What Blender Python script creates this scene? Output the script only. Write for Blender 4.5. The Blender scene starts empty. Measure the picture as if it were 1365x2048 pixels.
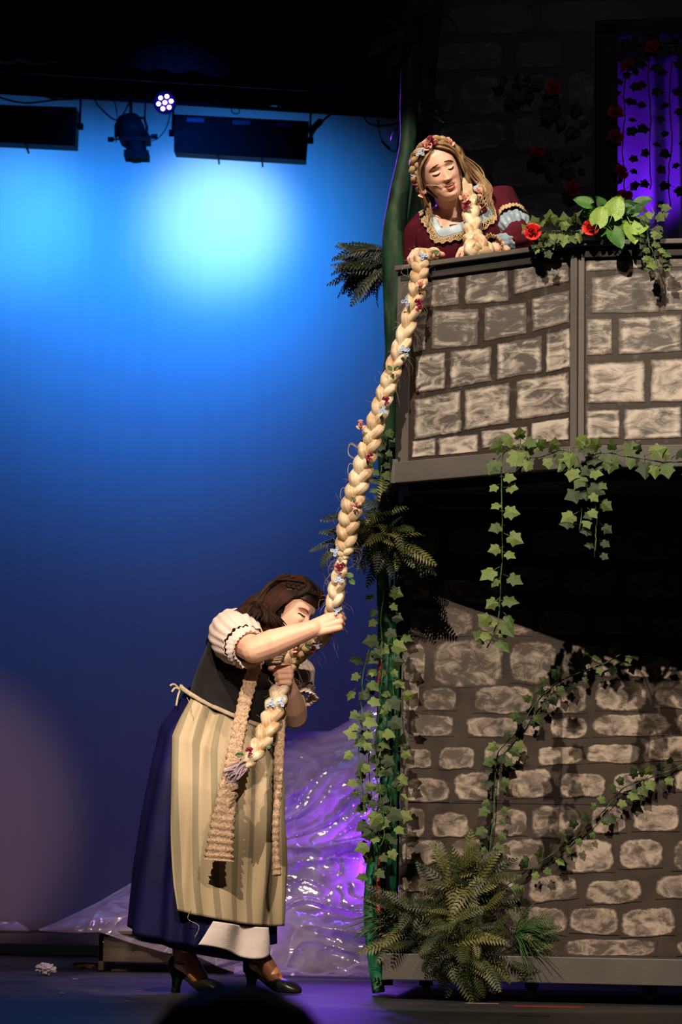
import bpy, math, random
import numpy as np
from mathutils import Vector, Matrix, noise
from mathutils.bvhtree import BVHTree
random.seed(7)
S = bpy.context.scene
C = S.collection
V = Vector
# ------------------------------------------------------------------ camera
FPX, PITCH, ROLL, CZ = 5000.0, math.radians(8.71), math.radians(1.0), 0.35
cF = V((0, math.cos(PITCH), math.sin(PITCH)))
_u = V((0, -math.sin(PITCH), math.cos(PITCH))); _r = V((1, 0, 0))
cR = _r*math.cos(ROLL) + _u*math.sin(ROLL)
cU = _u*math.cos(ROLL) - _r*math.sin(ROLL)
CAM = V((0, 0, CZ))
def ray(px, py):
    return (cF + cR*((px-682.5)/FPX) + cU*((1024-py)/FPX))
def P(px, py, d):
    r = ray(px, py)
    return CAM + r*(d/r.y)
def proj(p):
    q = p-CAM; z = q.dot(cF)
    return 682.5+FPX*q.dot(cR)/z, 1024-FPX*q.dot(cU)/z
cd = bpy.data.cameras.new('camera'); cam = bpy.data.objects.new('camera', cd); C.objects.link(cam)
cam.matrix_world = Matrix(((cR.x, cU.x, -cF.x, CAM.x), (cR.y, cU.y, -cF.y, CAM.y), (cR.z, cU.z, -cF.z, CAM.z), (0, 0, 0, 1)))
cd.sensor_fit = 'HORIZONTAL'; cd.sensor_width = 24; cd.lens = FPX/1365*24; cd.clip_end = 100
cd.dof.use_dof = True; cd.dof.focus_distance = 8.9; cd.dof.aperture_fstop = 4.6
S.camera = cam
S.view_settings.view_transform = 'Standard'; S.view_settings.look = 'None'
S.view_settings.exposure = 0; S.view_settings.gamma = 1; S.view_settings.use_curve_mapping = False
# ------------------------------------------------------------------ world and lights
w = bpy.data.worlds.new('world'); S.world = w; w.use_nodes = True
w.node_tree.nodes['Background'].inputs[0].default_value = (0.02, 0.018, 0.03, 1)
w.node_tree.nodes['Background'].inputs[1].default_value = 0.12
def lamp(kind, name, loc, target, power, col, **k):
    l = bpy.data.lights.new(name, kind); l.energy = power; l.color = col
    o = bpy.data.objects.new(name, l); C.objects.link(o); o.location = loc
    o.rotation_euler = (V(target)-V(loc)).to_track_quat('-Z', 'Y').to_euler()
    for a, b in k.items(): setattr(l, a, b)
    return o
R = math.radians
WARM = (1, .80, .60)
# front-of-house profile spot, high on the left of the audience
lamp('SPOT', 'key_spotlight', (-2.1, 1.6, 8.0), (0.30, 8.8, 1.40), 4400, WARM, spot_size=R(18.6), spot_blend=.12, shadow_soft_size=.035)
# its softer partner from the right
lamp('SPOT', 'second_key_spotlight', (2.3, 1.6, 8.0), (0.15, 8.8, 1.30), 1900, (1, .78, .58), spot_size=R(18.4), spot_blend=.25, shadow_soft_size=.16)
# a second, low one that grazes the foot of the backdrop on the left
lamp('SPOT', 'side_spotlight', (1.5, 1.0, 5.0), P(-160, 1650, 13.6), 560, (1, .55, .52), spot_size=R(8.1), spot_blend=.7, shadow_soft_size=.03)
# low, tightly cut spot on the bent woman only
lamp('SPOT', 'low_front_spotlight', (.5, -1.2, 4.4), P(490, 1380, 8.9), 3300, (1, .78, .62), spot_size=R(5.6), spot_blend=.45, shadow_soft_size=.10)
# blue border strips hanging over the backdrop
for px, py, pw in ((60, 250, 8), (470, 278, 11)):
    a = P(px, py+22, 12.75)
    lamp('AREA', 'strip_glow', a, P(px-20, 560, 13.7), pw, (.03, .29, 1), shape='RECTANGLE', size=.5, size_y=.10, spread=R(125))
lamp('SPOT', 'strip_beam', P(470, 285, 12.75), P(440, 440, 13.7), 46, (.42, .74, 1), spot_size=R(60), spot_blend=1, shadow_soft_size=.1)
lamp('SPOT', 'strip_beam', P(60, 270, 12.75), P(20, 430, 13.7), 24, (.10, .45, 1), spot_size=R(66), spot_blend=1, shadow_soft_size=.1)
lamp('SPOT', 'blue_wash', P(350, 150, 11.8), P(330, 540, 13.7), 100, (.001, .15, 1), spot_size=R(74), spot_blend=1, shadow_soft_size=.3)
lamp('SPOT', 'blue_wash', P(300, 1000, 9.8)+V((0, 0, 3.4)), P(330, 1250, 13.7), 42, (.18, .022, 1), spot_size=R(60), spot_blend=1, shadow_soft_size=.3)
lamp('AREA', 'backdrop_footlight', P(300, 1960, 13.45)+V((0, 0, .05)), P(300, 1600, 13.7), 1.2, (.45, .12, .9), shape='RECTANGLE', size=3.0, size_y=.05)
# violet uplights behind the tower and behind the doorway
lamp('SPOT', 'violet_spotlight', (0.62, 11.15, .35), (-.2, 10.95, .75), 105, (.40, .03, 1), spot_size=R(90), spot_blend=.9, shadow_soft_size=.05)
lamp('SPOT', 'violet_spotlight', (-.1, 12.9, 1.9), (-.05, 11.2, .75), 70, (.24, .08, 1), specular_factor=.3, spot_size=R(46), spot_blend=.8, shadow_soft_size=.08)
lamp('SPOT', 'violet_spotlight', P(1252, 440, 9.42), P(1290, 270, 9.66), 15.0, (.20, .015, 1), spot_size=R(110), spot_blend=1, shadow_soft_size=.04)
lamp('SPOT', 'violet_par_beam', P(330, 205, 12.2), P(800, 400, 9.0), 420, (.30, .03, 1), spot_size=R(15), spot_blend=1, shadow_soft_size=.06)
lamp('SPOT', 'violet_top_light', P(350, 150, 11.8), (-1.0, 10.9, 0.3), 230, (.62, .30, .95), spot_size=R(30), spot_blend=1, shadow_soft_size=.2)
# faint wash that lets the upper tower wall be seen
lamp('SPOT', 'dim_house_wash', (1.2, 2.0, 6.2), P(1080, 330, 9.4), 60, (.9, .8, 1), spot_size=R(24), spot_blend=1, shadow_soft_size=.3)
# ------------------------------------------------------------------ helpers
def newmat(name):
    m = bpy.data.materials.new(name); m.use_nodes = True
    nt = m.node_tree; return m, nt, nt.nodes['Principled BSDF']
def N(nt, t, **k):
    n = nt.nodes.new(t)
    for a, b in k.items():
        if a.startswith('i_'):
            n.inputs[int(a[2:]) if a[2:].isdigit() else a[2:].replace('_', ' ')].default_value = b
        else: setattr(n, a, b)
    return n
def ramp(nt, fac, stops):
    r = nt.nodes.new('ShaderNodeValToRGB'); e = r.color_ramp.elements
    while len(e) > 1: e.remove(e[-1])
    e[0].position = stops[0][0]; e[0].color = (*stops[0][1], 1)
    for p, c in stops[1:]:
        x = e.new(p); x.color = (*c, 1)
    nt.links.new(fac, r.inputs[0]); return r.outputs[0]
def coords(nt, scale=(1, 1, 1), rot=(0, 0, 0), kind='Object'):
    tc = N(nt, 'ShaderNodeTexCoord'); mp = N(nt, 'ShaderNodeMapping')
    mp.inputs['Scale'].default_value = scale; mp.inputs['Rotation'].default_value = rot
    nt.links.new(tc.outputs[kind], mp.inputs[0]); return mp.outputs[0]
def mat(name, c1, c2=None, rough=.6, scale=20, bump=.2, bscale=None, stretch=(1, 1, 1), spec=.4, metal=0, kind='Object', sheen=0, sss=0, trans=0):
    m, nt, b = newmat(name); c2 = c2 or tuple(x*.75 for x in c1)
    v = coords(nt, stretch, kind=kind)
    n = N(nt, 'ShaderNodeTexNoise'); n.inputs['Scale'].default_value = scale; n.inputs['Detail'].default_value = 5
    nt.links.new(v, n.inputs[0])
    nt.links.new(ramp(nt, n.outputs[0], [(.35, c2), (.65, c1)]), b.inputs['Base Color'])
    b.inputs['Roughness'].default_value = rough; b.inputs['Specular IOR Level'].default_value = spec; b.inputs['Metallic'].default_value = metal
    if sheen: b.inputs['Sheen Weight'].default_value = sheen
    if sss: b.inputs['Subsurface Weight'].default_value = sss; b.inputs['Subsurface Radius'].default_value = (.012, .004, .002); b.inputs['Subsurface Scale'].default_value = 1
    if bump:
        n2 = N(nt, 'ShaderNodeTexNoise'); n2.inputs['Scale'].default_value = bscale or scale*3; n2.inputs['Detail'].default_value = 4
        nt.links.new(v, n2.inputs[0])
        bp = N(nt, 'ShaderNodeBump'); bp.inputs['Strength'].default_value = bump; bp.inputs['Distance'].default_value = .004
        nt.links.new(n2.outputs[0], bp.inputs['Height']); nt.links.new(bp.outputs[0], b.inputs['Normal'])
    if trans:
        t = N(nt, 'ShaderNodeBsdfTranslucent'); t.inputs[0].default_value = (*c1, 1)
        mx = N(nt, 'ShaderNodeMixShader'); mx.inputs[0].default_value = trans
        nt.links.new(b.outputs[0], mx.inputs[1]); nt.links.new(t.outputs[0], mx.inputs[2])
        nt.links.new(mx.outputs[0], nt.nodes['Material Output'].inputs[0])
    return m
class MB:
    def __init__(s): s.v = []; s.f = []
    def add(s, vs, fs, M=None):
        o = len(s.v)
        s.v += [tuple(M @ V(p)) if M else tuple(p) for p in vs]
        s.f += [tuple(i+o for i in f) for f in fs]; return s
    def box(s, c, d, rz=0, M=None):
        hx, hy, hz = d[0]/2, d[1]/2, d[2]/2
        vs = [(x, y, z) for x in (-hx, hx) for y in (-hy, hy) for z in (-hz, hz)]
        T = Matrix.Translation(V(c)) @ Matrix.Rotation(rz, 4, 'Z')
        if M: T = M @ T
        return s.add(vs, [(0, 1, 3, 2), (4, 6, 7, 5), (0, 4, 5, 1), (2, 3, 7, 6), (0, 2, 6, 4), (1, 5, 7, 3)], T)
    def prism(s, poly, z0, z1):
        n = len(poly)
        vs = [(x, y, z0) for x, y in poly]+[(x, y, z1) for x, y in poly]
        fs = [tuple(range(n))[::-1], tuple(range(n, 2*n))]+[(i, (i+1) % n, n+(i+1) % n, n+i) for i in range(n)]
        return s.add(vs, fs)
    def slab(s, a, b, n, z0, z1, t0, t1):
        """vertical slab along a->b (xy), outward normal n, from t0 to t1 along n"""
        n = V((n[0], n[1], 0)); a = V((a[0], a[1], 0)); b = V((b[0], b[1], 0))
        q = [a+n*t0, b+n*t0, b+n*t1, a+n*t1]
        return s.prism([(p.x, p.y) for p in q], z0, z1)
    def tube(s, pts, rad, n=8, flat=1.0, cap=True, closed=False, up=None):
        pts = [V(p) for p in pts]; m = len(pts)
        if not hasattr(rad, '__len__'): rad = [rad]*m
        up = V(up) if up else None
        rings = []; prev = None
        for i in range(m):
            t = (pts[(i+1) % m]-pts[i-1]) if closed else (pts[min(i+1, m-1)]-pts[max(i-1, 0)])
            t = t.normalized() if t.length > 1e-9 else V((0, 0, 1))
            if prev is None or up:
                h = up or (V((0, 0, 1)) if abs(t.z) < .9 else V((0, 1, 0)))
                a = t.cross(h)
                if a.length < 1e-6: a = t.cross(V((1, .1, 0)))
                a.normalize()
            else:
                a = (prev-t*prev.dot(t)).normalized()
            prev = a; b = t.cross(a)
            rings.append([pts[i]+a*(rad[i]*math.cos(q))+b*(rad[i]*flat*math.sin(q)) for q in [2*math.pi*k/n for k in range(n)]])
        vs = [p for r in rings for p in r]; fs = []
        for i in range(m if closed else m-1):
            j = (i+1) % m
            for k in range(n):
                fs.append((i*n+k, i*n+(k+1) % n, j*n+(k+1) % n, j*n+k))
        if cap and not closed:
            fs.append(tuple(range(n))[::-1]); fs.append(tuple((m-1)*n+k for k in range(n)))
        return s.add(vs, fs)
    def capsule(s, p0, p1, r0, r1, n=14, flat=1, up=None):
        """round-ended tapered limb segment"""
        p0 = V(p0); p1 = V(p1); d = (p1-p0).normalized()
        pts = []; rr = []
        for q in (88, 70, 50, 25, 0):
            pts.append(p0-d*r0*math.sin(R(q))); rr.append(r0*math.cos(R(q)))
        for k in (.25, .5, .75): pts.append(p0.lerp(p1, k)); rr.append(r0+(r1-r0)*k)
        for q in (0, 25, 50, 70, 88):
            pts.append(p1+d*r1*math.sin(R(q))); rr.append(r1*math.cos(R(q)))
        return s.tube(pts, rr, n, flat=flat, up=up)
    def ell(s, c, r, M=None, nu=16, nv=10):
        vs = []; fs = []
        for i in range(nv+1):
            th = math.pi*i/nv
            for k in range(nu):
                ph = 2*math.pi*k/nu
                vs.append((c[0]+r[0]*math.sin(th)*math.cos(ph), c[1]+r[1]*math.sin(th)*math.sin(ph), c[2]+r[2]*math.cos(th)))
        for i in range(nv):
            for k in range(nu):
                fs.append((i*nu+k, (i+1)*nu+k, (i+1)*nu+(k+1) % nu, i*nu+(k+1) % nu))
        return s.add(vs, fs, M)
    def grid(s, fn, nu, nv, wrapu=False):
        vs = [fn(i/(nu-1) if not wrapu else i/nu, j/(nv-1)) for j in range(nv) for i in range(nu)]; fs = []
        for j in range(nv-1):
            for i in range(nu if wrapu else nu-1):
                i2 = (i+1) % nu
                fs.append((j*nu+i, j*nu+i2, (j+1)*nu+i2, (j+1)*nu+i))
        return s.add(vs, fs)
    def mesh(s, name):
        me = bpy.data.meshes.new(name); me.from_pydata([tuple(p) for p in s.v], [], s.f); me.update(); return me
    def obj(s, name, m, parent=None, smooth=True, loc=None):
        me = s.mesh(name)
        if smooth: me.polygons.foreach_set('use_smooth', [True]*len(me.polygons))
        me.materials.append(m)
        o = bpy.data.objects.new(name, me); C.objects.link(o)
        if loc is not None: o.location = loc
        if parent: o.parent = parent
        return o
def solid(o, t, off=0):
    m = o.modifiers.new('thickness', 'SOLIDIFY'); m.thickness = t; m.offset = off; return o
def bev(o, wd, seg=2):
    m = o.modifiers.new('bevel', 'BEVEL'); m.width = wd; m.segments = seg; m.limit_method = 'ANGLE'; return o
def subd(o, n=1):
    m = o.modifiers.new('subd', 'SUBSURF'); m.levels = n; m.render_levels = n; return o
def tag(o, label=None, cat=None, group=None, kind=None):
    if label: o['label'] = label
    if cat: o['category'] = cat
    if group: o['group'] = group
    if kind: o['kind'] = kind
    return o
def thing(name, label, cat, loc=(0, 0, 0), group=None):
    o = bpy.data.objects.new(name, None); C.objects.link(o); o.location = loc; o.empty_display_size = .05
    return tag(o, label, cat, group)
def keep(o, parent):
    """parent o (built in world coordinates) under an Empty that sits elsewhere"""
    o.parent = parent; o.matrix_parent_inverse = Matrix.Translation(-parent.location); return o
def frame(y, z, loc=(0, 0, 0), scale=1):
    """matrix whose local Y runs along y and local Z close to z"""
    y = V(y).normalized(); z = V(z); x = y.cross(z).normalized(); z = x.cross(y)
    M = Matrix((x, y, z)).transposed().to_4x4(); M.translation = V(loc)
    return M @ Matrix.Scale(scale, 4)
def spline(pts, n):
    """Catmull-Rom resample; tuples of any length"""
    pts = [tuple(p) for p in pts]; m = len(pts)-1; out = []
    for k in range(n):
        t = k/(n-1)*m; i = min(int(t), m-1); u = t-i
        p = [pts[max(i-1, 0)], pts[i], pts[i+1], pts[min(i+2, m)]]
        out.append(tuple(.5*((2*b)+(-a+c)*u+(2*a-5*b+4*c-d)*u*u+(-a+3*b-3*c+d)*u**3) for a, b, c, d in zip(*p)))
    return out
def pxpath(pts, n=None):
    """[(px,py,depth[,r])] -> world points (and radii)"""
    if n: pts = spline(pts, n)
    return [P(*p[:3]) for p in pts], [p[3] for p in pts] if len(pts[0]) > 3 else None
def nz(x, y=0., z=0.): return noise.noise(V((x, y, z)))
# ------------------------------------------------------------------ the stage
M_floor = mat('stage_floor', (.030, .028, .032), (.014, .013, .016), rough=.45, scale=3, bump=.15, bscale=60, spec=.28)
fl = MB().box((0, 9.75, -.05), (9, 8.5, .1)).obj('floor', M_floor, smooth=False); tag(fl, kind='structure')
# backdrop: a hung cloth with faint vertical folds
m, nt, b = newmat('backdrop_cloth')
n = N(nt, 'ShaderNodeTexNoise'); n.inputs['Scale'].default_value = 3; nt.links.new(coords(nt, (6, 1, .4)), n.inputs[0])
nt.links.new(ramp(nt, n.outputs[0], [(.3, (.75, .75, .77)), (.7, (.79, .79, .81))]), b.inputs['Base Color'])  # faint vertical streaks paint fold shading into the cloth colour
b.inputs['Roughness'].default_value = .95; b.inputs['Specular IOR Level'].default_value = .1
M_cyc = m
def cyc(u, v):
    x = -3.2+u*5.6; z = .06+v*5.6
    return (x, 13.7+.006*math.sin(x*7+math.sin(x*3.1))*max(0, 1-v*1.6)+.008*nz(x*2, z*.6), z)
cy = MB().grid(cyc, 140, 40).obj('wall_back', M_cyc); solid(cy, .004); tag(cy, kind='structure')
M_black = mat('black_velour', (.006, .006, .007), (.003, .003, .004), rough=1, scale=30, bump=.2, spec=.05, sheen=.02)
M_blackmetal = mat('black_painted_steel', (.007, .007, .008), (.004, .004, .005), rough=.75, scale=20, bump=.1, spec=.12)
M_cable = mat('black_rubber_cable', (.010, .010, .011), rough=.5, scale=40, bump=.05)
def border(name, label, y0, y1, ytop, d0, d1, rag=4):
    def f(u, v):
        px = -260+u*1150; d = d0+(d1-d0)*(px/800)
        yb = y0+(y1-y0)*px/800 + rag*nz(px*.012, y0)
        p = P(px, yb+(ytop-yb)*v, d); p.y += .03*math.sin(px*.09+1.3*math.sin(px*.021))*(1-.4*v); return p
    o = MB().grid(f, 260, 8).obj(name, M_black); solid(o, .004); tag(o, label, 'curtain'); return o
border('border_curtain', 'black border curtain closing the top of the picture', 118, 176, -420, 11.9, 12.1)
border('border_curtain', 'low strip of black masking cloth behind the lighting truss', 184, 232, 128, 12.72, 12.95, 5)
# lighting truss
tr = thing('lighting_truss', 'dark metal lighting truss with rungs hung over the blue backdrop', 'truss', P(350, 170, 12.4))
def tl(px, dy, dd=0): return P(px, 140+px*.062+dy, 12.40+px*.0003+dd)
for dy in (0, 44):
    keep(MB().tube([tl(-250, dy), tl(300, dy), tl(880, dy)], .012, 10).obj('chord', M_blackmetal), tr)
for k in range(23):
    a = -230+k*50
    keep(MB().tube([tl(a, 0), tl(a+(25 if k % 2 else -25)*.6, 44)], .005, 8).obj('rung', M_blackmetal), tr)
def strip_light(pts, depth, label):
    """housing from the four pixel corners: top-left, top-right, bottom-right, bottom-left"""
    root = thing('strip_light', label, 'stage light', P(*pts[0], depth), 'blue strip lights')
    c = [P(x, y, depth+i*.0) for i, (x, y) in enumerate(pts)]
    bk = [p+V((0, .16, .02)) for p in c]
    mb = MB().add(c+bk, [(3, 2, 1, 0), (4, 5, 6, 7), (0, 1, 5, 4), (1, 2, 6, 5), (2, 3, 7, 6), (3, 0, 4, 7)])
    keep(bev(mb.obj('housing', M_blackmetal, smooth=False), .004), root)
    for k in range(1, 3):
        t = k/3; a = c[3].lerp(c[2], t); keep(MB().box(a+V((0, .08, 0)), (.008, .16, .012)).obj('divider', M_blackmetal, smooth=False), root)
    M_gel = mat('violet_gel_holder', (.12, .03, .10), rough=.5)
    for t in (.16, .5, .82):
        a = c[0].lerp(c[1], t)+(c[3]-c[0])*.14-V((0, .004, 0))
        keep(MB().box(a, (.09, .006, .022)).obj('gel_clip', M_gel, smooth=False), root)
    for q, sgn in ((0, -1), (1, 1)):
        a = c[q].lerp(c[3-q], .38)+V((sgn*.012, .08, 0))
        br = [a, a+V((0, 0, .19)), a+V((0, 0, .24))]
        y = keep(MB().tube(br, .006, 8).obj('yoke', M_blackmetal), root)
        keep(MB().tube([a-V((.012*sgn, 0, 0)), a+V((.018*sgn, 0, 0))], .018, 10).obj('yoke_knob', M_blackmetal), root)
    return root
strip_light([(-150, 204), (153, 214), (150, 292), (-150, 277)], 12.5, 'black strip light cut off by the left edge, above the blue glow')
strip_light([(348, 228), (618, 242), (612, 320), (348, 304)], 12.5, 'black strip light in the middle, right of the lit round lamp')
# profile spotlight silhouette
sp = thing('profile_spotlight', 'black profile spotlight pointing down, between the two strip lights', 'stage light', P(265, 230, 12.45))
def sec(pts, n=14):
    w_, r_ = pxpath(pts); return MB().tube(w_, r_, n)
keep(sec([(252, 232, 12.45, .03), (256, 240, 12.45, .06), (262, 262, 12.42, .075), (268, 280, 12.4, .07)]).obj('lamp_housing', M_blackmetal), sp)
keep(sec([(268, 278, 12.4, .05), (273, 298, 12.38, .052), (275, 318, 12.37, .048)]).obj('lens_barrel', M_blackmetal), sp)
keep(MB().box(P(274, 312, 12.36), (.125, .12, .03)).obj('colour_frame', M_blackmetal, smooth=False), sp)
keep(MB().box(P(272, 283, 12.38), (.15, .1, .02)).obj('shutter_plate', M_blackmetal, smooth=False), sp)
keep(MB().tube([P(232, 275, 12.42), P(232, 250, 12.42), P(240, 234, 12.42), P(288, 236, 12.42), P(294, 255, 12.42), P(292, 278, 12.42)], .008, 8).obj('yoke', M_blackmetal), sp)
keep(MB().tube([P(262, 236, 12.42), P(262, 215, 12.45), P(262, 198, 12.475)], .008, 8).obj('hook_clamp', M_blackmetal), sp)
for px, py in ((222, 279), (309, 273)):
    keep(MB().tube([P(px-6, py, 12.42), P(px+6, py, 12.42)], .013, 10).obj('knob', M_blackmetal), sp)
    keep(MB().tube([P(px, py, 12.42), P(265, py-2, 12.42)], .005, 8).obj('knob_shaft', M_blackmetal), sp)
# LED par can with seven lenses
m, nt, b = newmat('led_violet_glow')
ly = N(nt, 'ShaderNodeLayerWeight'); ly.inputs[0].default_value = .35
b.inputs['Base Color'].default_value = (.1, .05, .2, 1)
nt.links.new(ramp(nt, ly.outputs['Facing'], [(0, (1, .93, 1)), (.6, (.55, .12, 1))]), b.inputs['Emission Color'])
b.inputs['Emission Strength'].default_value = 5; M_led = m
pr = thing('led_par_light', 'round stage lamp with seven glowing white-violet lenses', 'stage light', P(330, 205, 12.3))
fd = (P(330, 205, 9)-P(330, 205, 12)).normalized()
c0 = P(330, 205, 12.3)
keep(MB().tube([c0-fd*.13, c0-fd*.10, c0, c0+fd*.02], [.045, .058, .060, .058], 24).obj('can', M_blackmetal), pr)
M_par = mat('lamp_face', (.03, .005, .10), rough=.6)
keep(MB().tube([c0+fd*.021, c0+fd*.024], [.054, .054], 24).obj('face_plate', M_par), pr)
for k in range(7):
    o_ = V((0, 0, 0)) if k == 6 else cR*(.033*math.cos(R(60*k+12)))+cU*(.033*math.sin(R(60*k+12)))
    keep(MB().ell((0, 0, 0), (.0112, .006, .0112)).obj('lens', M_led, loc=c0+fd*.028+o_), pr)
keep(MB().tube([c0-fd*.05, c0-fd*.05+V((0, 0, .13))], .007, 8).obj('bracket', M_blackmetal), pr)
# hanging cables
def cable(label, pts, r=.005, d=12.35):
    global last
    pts = list(pts)
    for e in (0, -1):      # clipped to the truss chord
        if pts[e][1] < 240: pts[e] = (pts[e][0], 184+.062*pts[e][0])
    w_, _ = pxpath([(x, y, 12.40+x*.0003) for x, y in pts], 30)
    last = tag(MB().tube(w_, r, 6).obj('lighting_cable', M_cable), label, 'cable', 'cables looped under the truss'); return last
cable('black cable loop dipping left of the profile spotlight', [(188, 165), (200, 215), (235, 240), (262, 232)])
cable('thin cable dropping beside the loop, left of the profile spotlight', [(218, 160), (228, 200), (236, 245), (232, 285)], .003)
cable('black cable falling to the right shoulder of the profile spotlight', [(292, 180), (290, 230), (294, 262), (302, 280)])
cable('thin cable curling from the profile spotlight to the round lamp', [(344, 222), (335, 250), (318, 275), (300, 283)], .003)
cable('low swag of cable above the left strip light', [(-40, 178), (40, 205), (110, 200), (160, 178)])
cable('cable swag right of the left strip light, under the truss', [(80, 165), (110, 198), (150, 198), (178, 170)])
ca_ = cable('cable tail at the right end of the middle strip light', [(668, 200), (650, 238), (630, 262), (617, 285)], .006)
cable('cable loop hanging near the tower, under the truss', [(728, 220), (735, 245), (760, 252), (800, 246)], .006)
cb_ = cable('thin drooping cable nearest the tower', [(757, 240), (762, 275), (782, 300), (795, 298), (800, 250)], .004)
cable('short cable loop over the middle strip light', [(462, 212), (466, 226), (478, 226), (480, 208)], .003)
# plug bodies
keep(MB().capsule(P(622, 262, 12.58), P(640, 244, 12.58), .016, .018).obj('plug', M_cable), ca_)
keep(MB().capsule(P(765, 284, 12.63), P(778, 297, 12.63), .008, .009).obj('plug', M_cable), cb_)
# ------------------------------------------------------------------ painted tower
SL = -.15
def nrm(a, b):
    d = (V((b[0], b[1]))-V((a[0], a[1]))).normalized(); return (d.y, -d.x)     # outward = toward the audience
def xy(px, py, d): p = P(px, py, d); return (p.x, p.y)
A = xy(803, 700, 8.68); B = xy(1157, 700, 8.30); Cc = (B[0]+1.0, B[1]+SL*1.0)
nA = nrm(A, B); nB = nrm(B, Cc)
ZR = P(1170, 483, 8.28).z; ZF = P(1143, 892, 8.28).z; ZU = P(1143, 935, 8.27).z
Lx = P(803, 1400, 9.05).x; LA = (Lx, 9.05); LB = (Lx+1.7, 9.05+SL*1.7); nL = nrm(LA, LB)
K = xy(765, 1930, 8.72); KB = (K[0]+1.75, K[1]+SL*1.75); nK = nrm(K, KB)
ZK0, ZK1 = .066, .155
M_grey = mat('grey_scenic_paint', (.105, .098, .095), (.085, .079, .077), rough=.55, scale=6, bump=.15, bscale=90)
M_grey_shade = mat('grey_scenic_paint_shaded', (.030, .028, .028), rough=.8, scale=6)  # the same grey with shade put into its colour, for unlit parts
def painted(name, mortar, grey, white, soft=False):
    m, nt, b = newmat(name); L = nt.links.new
    at = N(nt, 'ShaderNodeAttribute'); at.attribute_name = 'stone'
    sx = N(nt, 'ShaderNodeSeparateXYZ'); L(at.outputs['Vector'], sx.inputs[0])
    tc = N(nt, 'ShaderNodeTexCoord')
    # brush swirls: noise in stone space offset by its seed
    def mth(op, a, b2=None, c=None, clamp=False):
        q = N(nt, 'ShaderNodeMath', operation=op, use_clamp=clamp)
        for i, s in enumerate((a, b2, c)):
            if s is None: continue
            if isinstance(s, (int, float)): q.inputs[i].default_value = s
            else: L(s, q.inputs[i])
        return q.outputs[0]
    seed = sx.outputs[2]
    off = N(nt, 'ShaderNodeCombineXYZ'); 
    for i, k_ in enumerate((7.3, 3.1, 9.7)): L(mth('MULTIPLY', seed, k_), off.inputs[i])
    va = N(nt, 'ShaderNodeVectorMath', operation='ADD'); L(tc.outputs['Object'], va.inputs[0]); L(off.outputs[0], va.inputs[1])
    mp = N(nt, 'ShaderNodeMapping'); L(va.outputs[0], mp.inputs[0])
    rt = N(nt, 'ShaderNodeCombineXYZ'); L(mth('MULTIPLY', mth('SINE', mth('MULTIPLY', seed, 40)), .9), rt.inputs[1]); L(rt.outputs[0], mp.inputs['Rotation'])
    mp.inputs['Scale'].default_value = (1, 1, 2.6 if not soft else 1.5)
    n1 = N(nt, 'ShaderNodeTexNoise'); L(mp.outputs[0], n1.inputs[0]); n1.inputs['Scale'].default_value = 9 if not soft else 15; n1.inputs['Detail'].default_value = 9; n1.inputs['Roughness'].default_value = .66; n1.inputs['Distortion'].default_value = 1.1 if not soft else .7
    n2 = N(nt, 'ShaderNodeTexNoise'); L(tc.outputs['Object'], n2.inputs[0]); n2.inputs['Scale'].default_value = 45; n2.inputs['Detail'].default_value = 5
    au = mth('ABSOLUTE', sx.outputs[0]); av = mth('ABSOLUTE', sx.outputs[1])
    e = mth('MAXIMUM', mth('POWER', au, 2), mth('POWER', av, 2)) if not soft else mth('ADD', mth('POWER', au, 4), mth('POWER', av, 3.4))
    e = mth('ADD', e, mth('MULTIPLY', mth('SUBTRACT', n2.outputs[0], .5), .35 if not soft else .9))
    inb = mth('MULTIPLY', mth('SUBTRACT', .97 if not soft else .95, e), 14 if not soft else 2.4, clamp=True)
    ring = mth('SUBTRACT', 1.0, mth('MULTIPLY', mth('ABSOLUTE', mth('SUBTRACT', e, .62)), 4.0), clamp=True)
    wh = at.outputs['Alpha']
    s1 = mth('ADD', mth('MULTIPLY', mth('SUBTRACT', n1.outputs[0], .5), 4.4 if not soft else 4.6), mth('SUBTRACT', mth('MULTIPLY', wh, 1.55), .68 if not soft else .72))
    s1 = mth('ADD', s1, mth('MULTIPLY', ring, .35))
    s1 = mth('MULTIPLY', s1, mth('MULTIPLY', mth('SUBTRACT', .93, e), 5 if not soft else 2.5, clamp=True), clamp=True)
    s1 = mth('MULTIPLY', mth('MAXIMUM', s1, 0), 1.0, clamp=True)
    mtn = N(nt, 'ShaderNodeTexNoise'); L(tc.outputs['Object'], mtn.inputs[0]); mtn.inputs['Scale'].default_value = 11; mtn.inputs['Detail'].default_value = 6
    mo = ramp(nt, mtn.outputs[0], [(.3, tuple(x*.75 for x in mortar)), (.7, tuple(x*1.25 for x in mortar))])
    g = ramp(nt, n1.outputs[0], [(.3, tuple(x*.8 for x in grey)), (.7, tuple(x*1.2 for x in grey))])
    m1 = N(nt, 'ShaderNodeMixRGB'); L(inb, m1.inputs[0]); L(mo, m1.inputs[1]); L(g, m1.inputs[2])
    m2 = N(nt, 'ShaderNodeMixRGB'); L(mth('MULTIPLY', s1, .92), m2.inputs[0]); L(m1.outputs[0], m2.inputs[1]); m2.inputs[2].default_value = (*white, 1)
    L(m2.outputs[0], b.inputs['Base Color']); b.inputs['Roughness'].default_value = .5; b.inputs['Specular IOR Level'].default_value = .35
    bp = N(nt, 'ShaderNodeBump'); bp.inputs['Strength'].default_value = .35; bp.inputs['Distance'].default_value = .003; L(n1.outputs[0], bp.inputs['Height']); L(bp.outputs[0], b.inputs['Normal'])
    return m
M_up = painted('painted_stone_upper', (.036, .026, .022), (.105, .096, .090), (.55, .50, .45))
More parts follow.
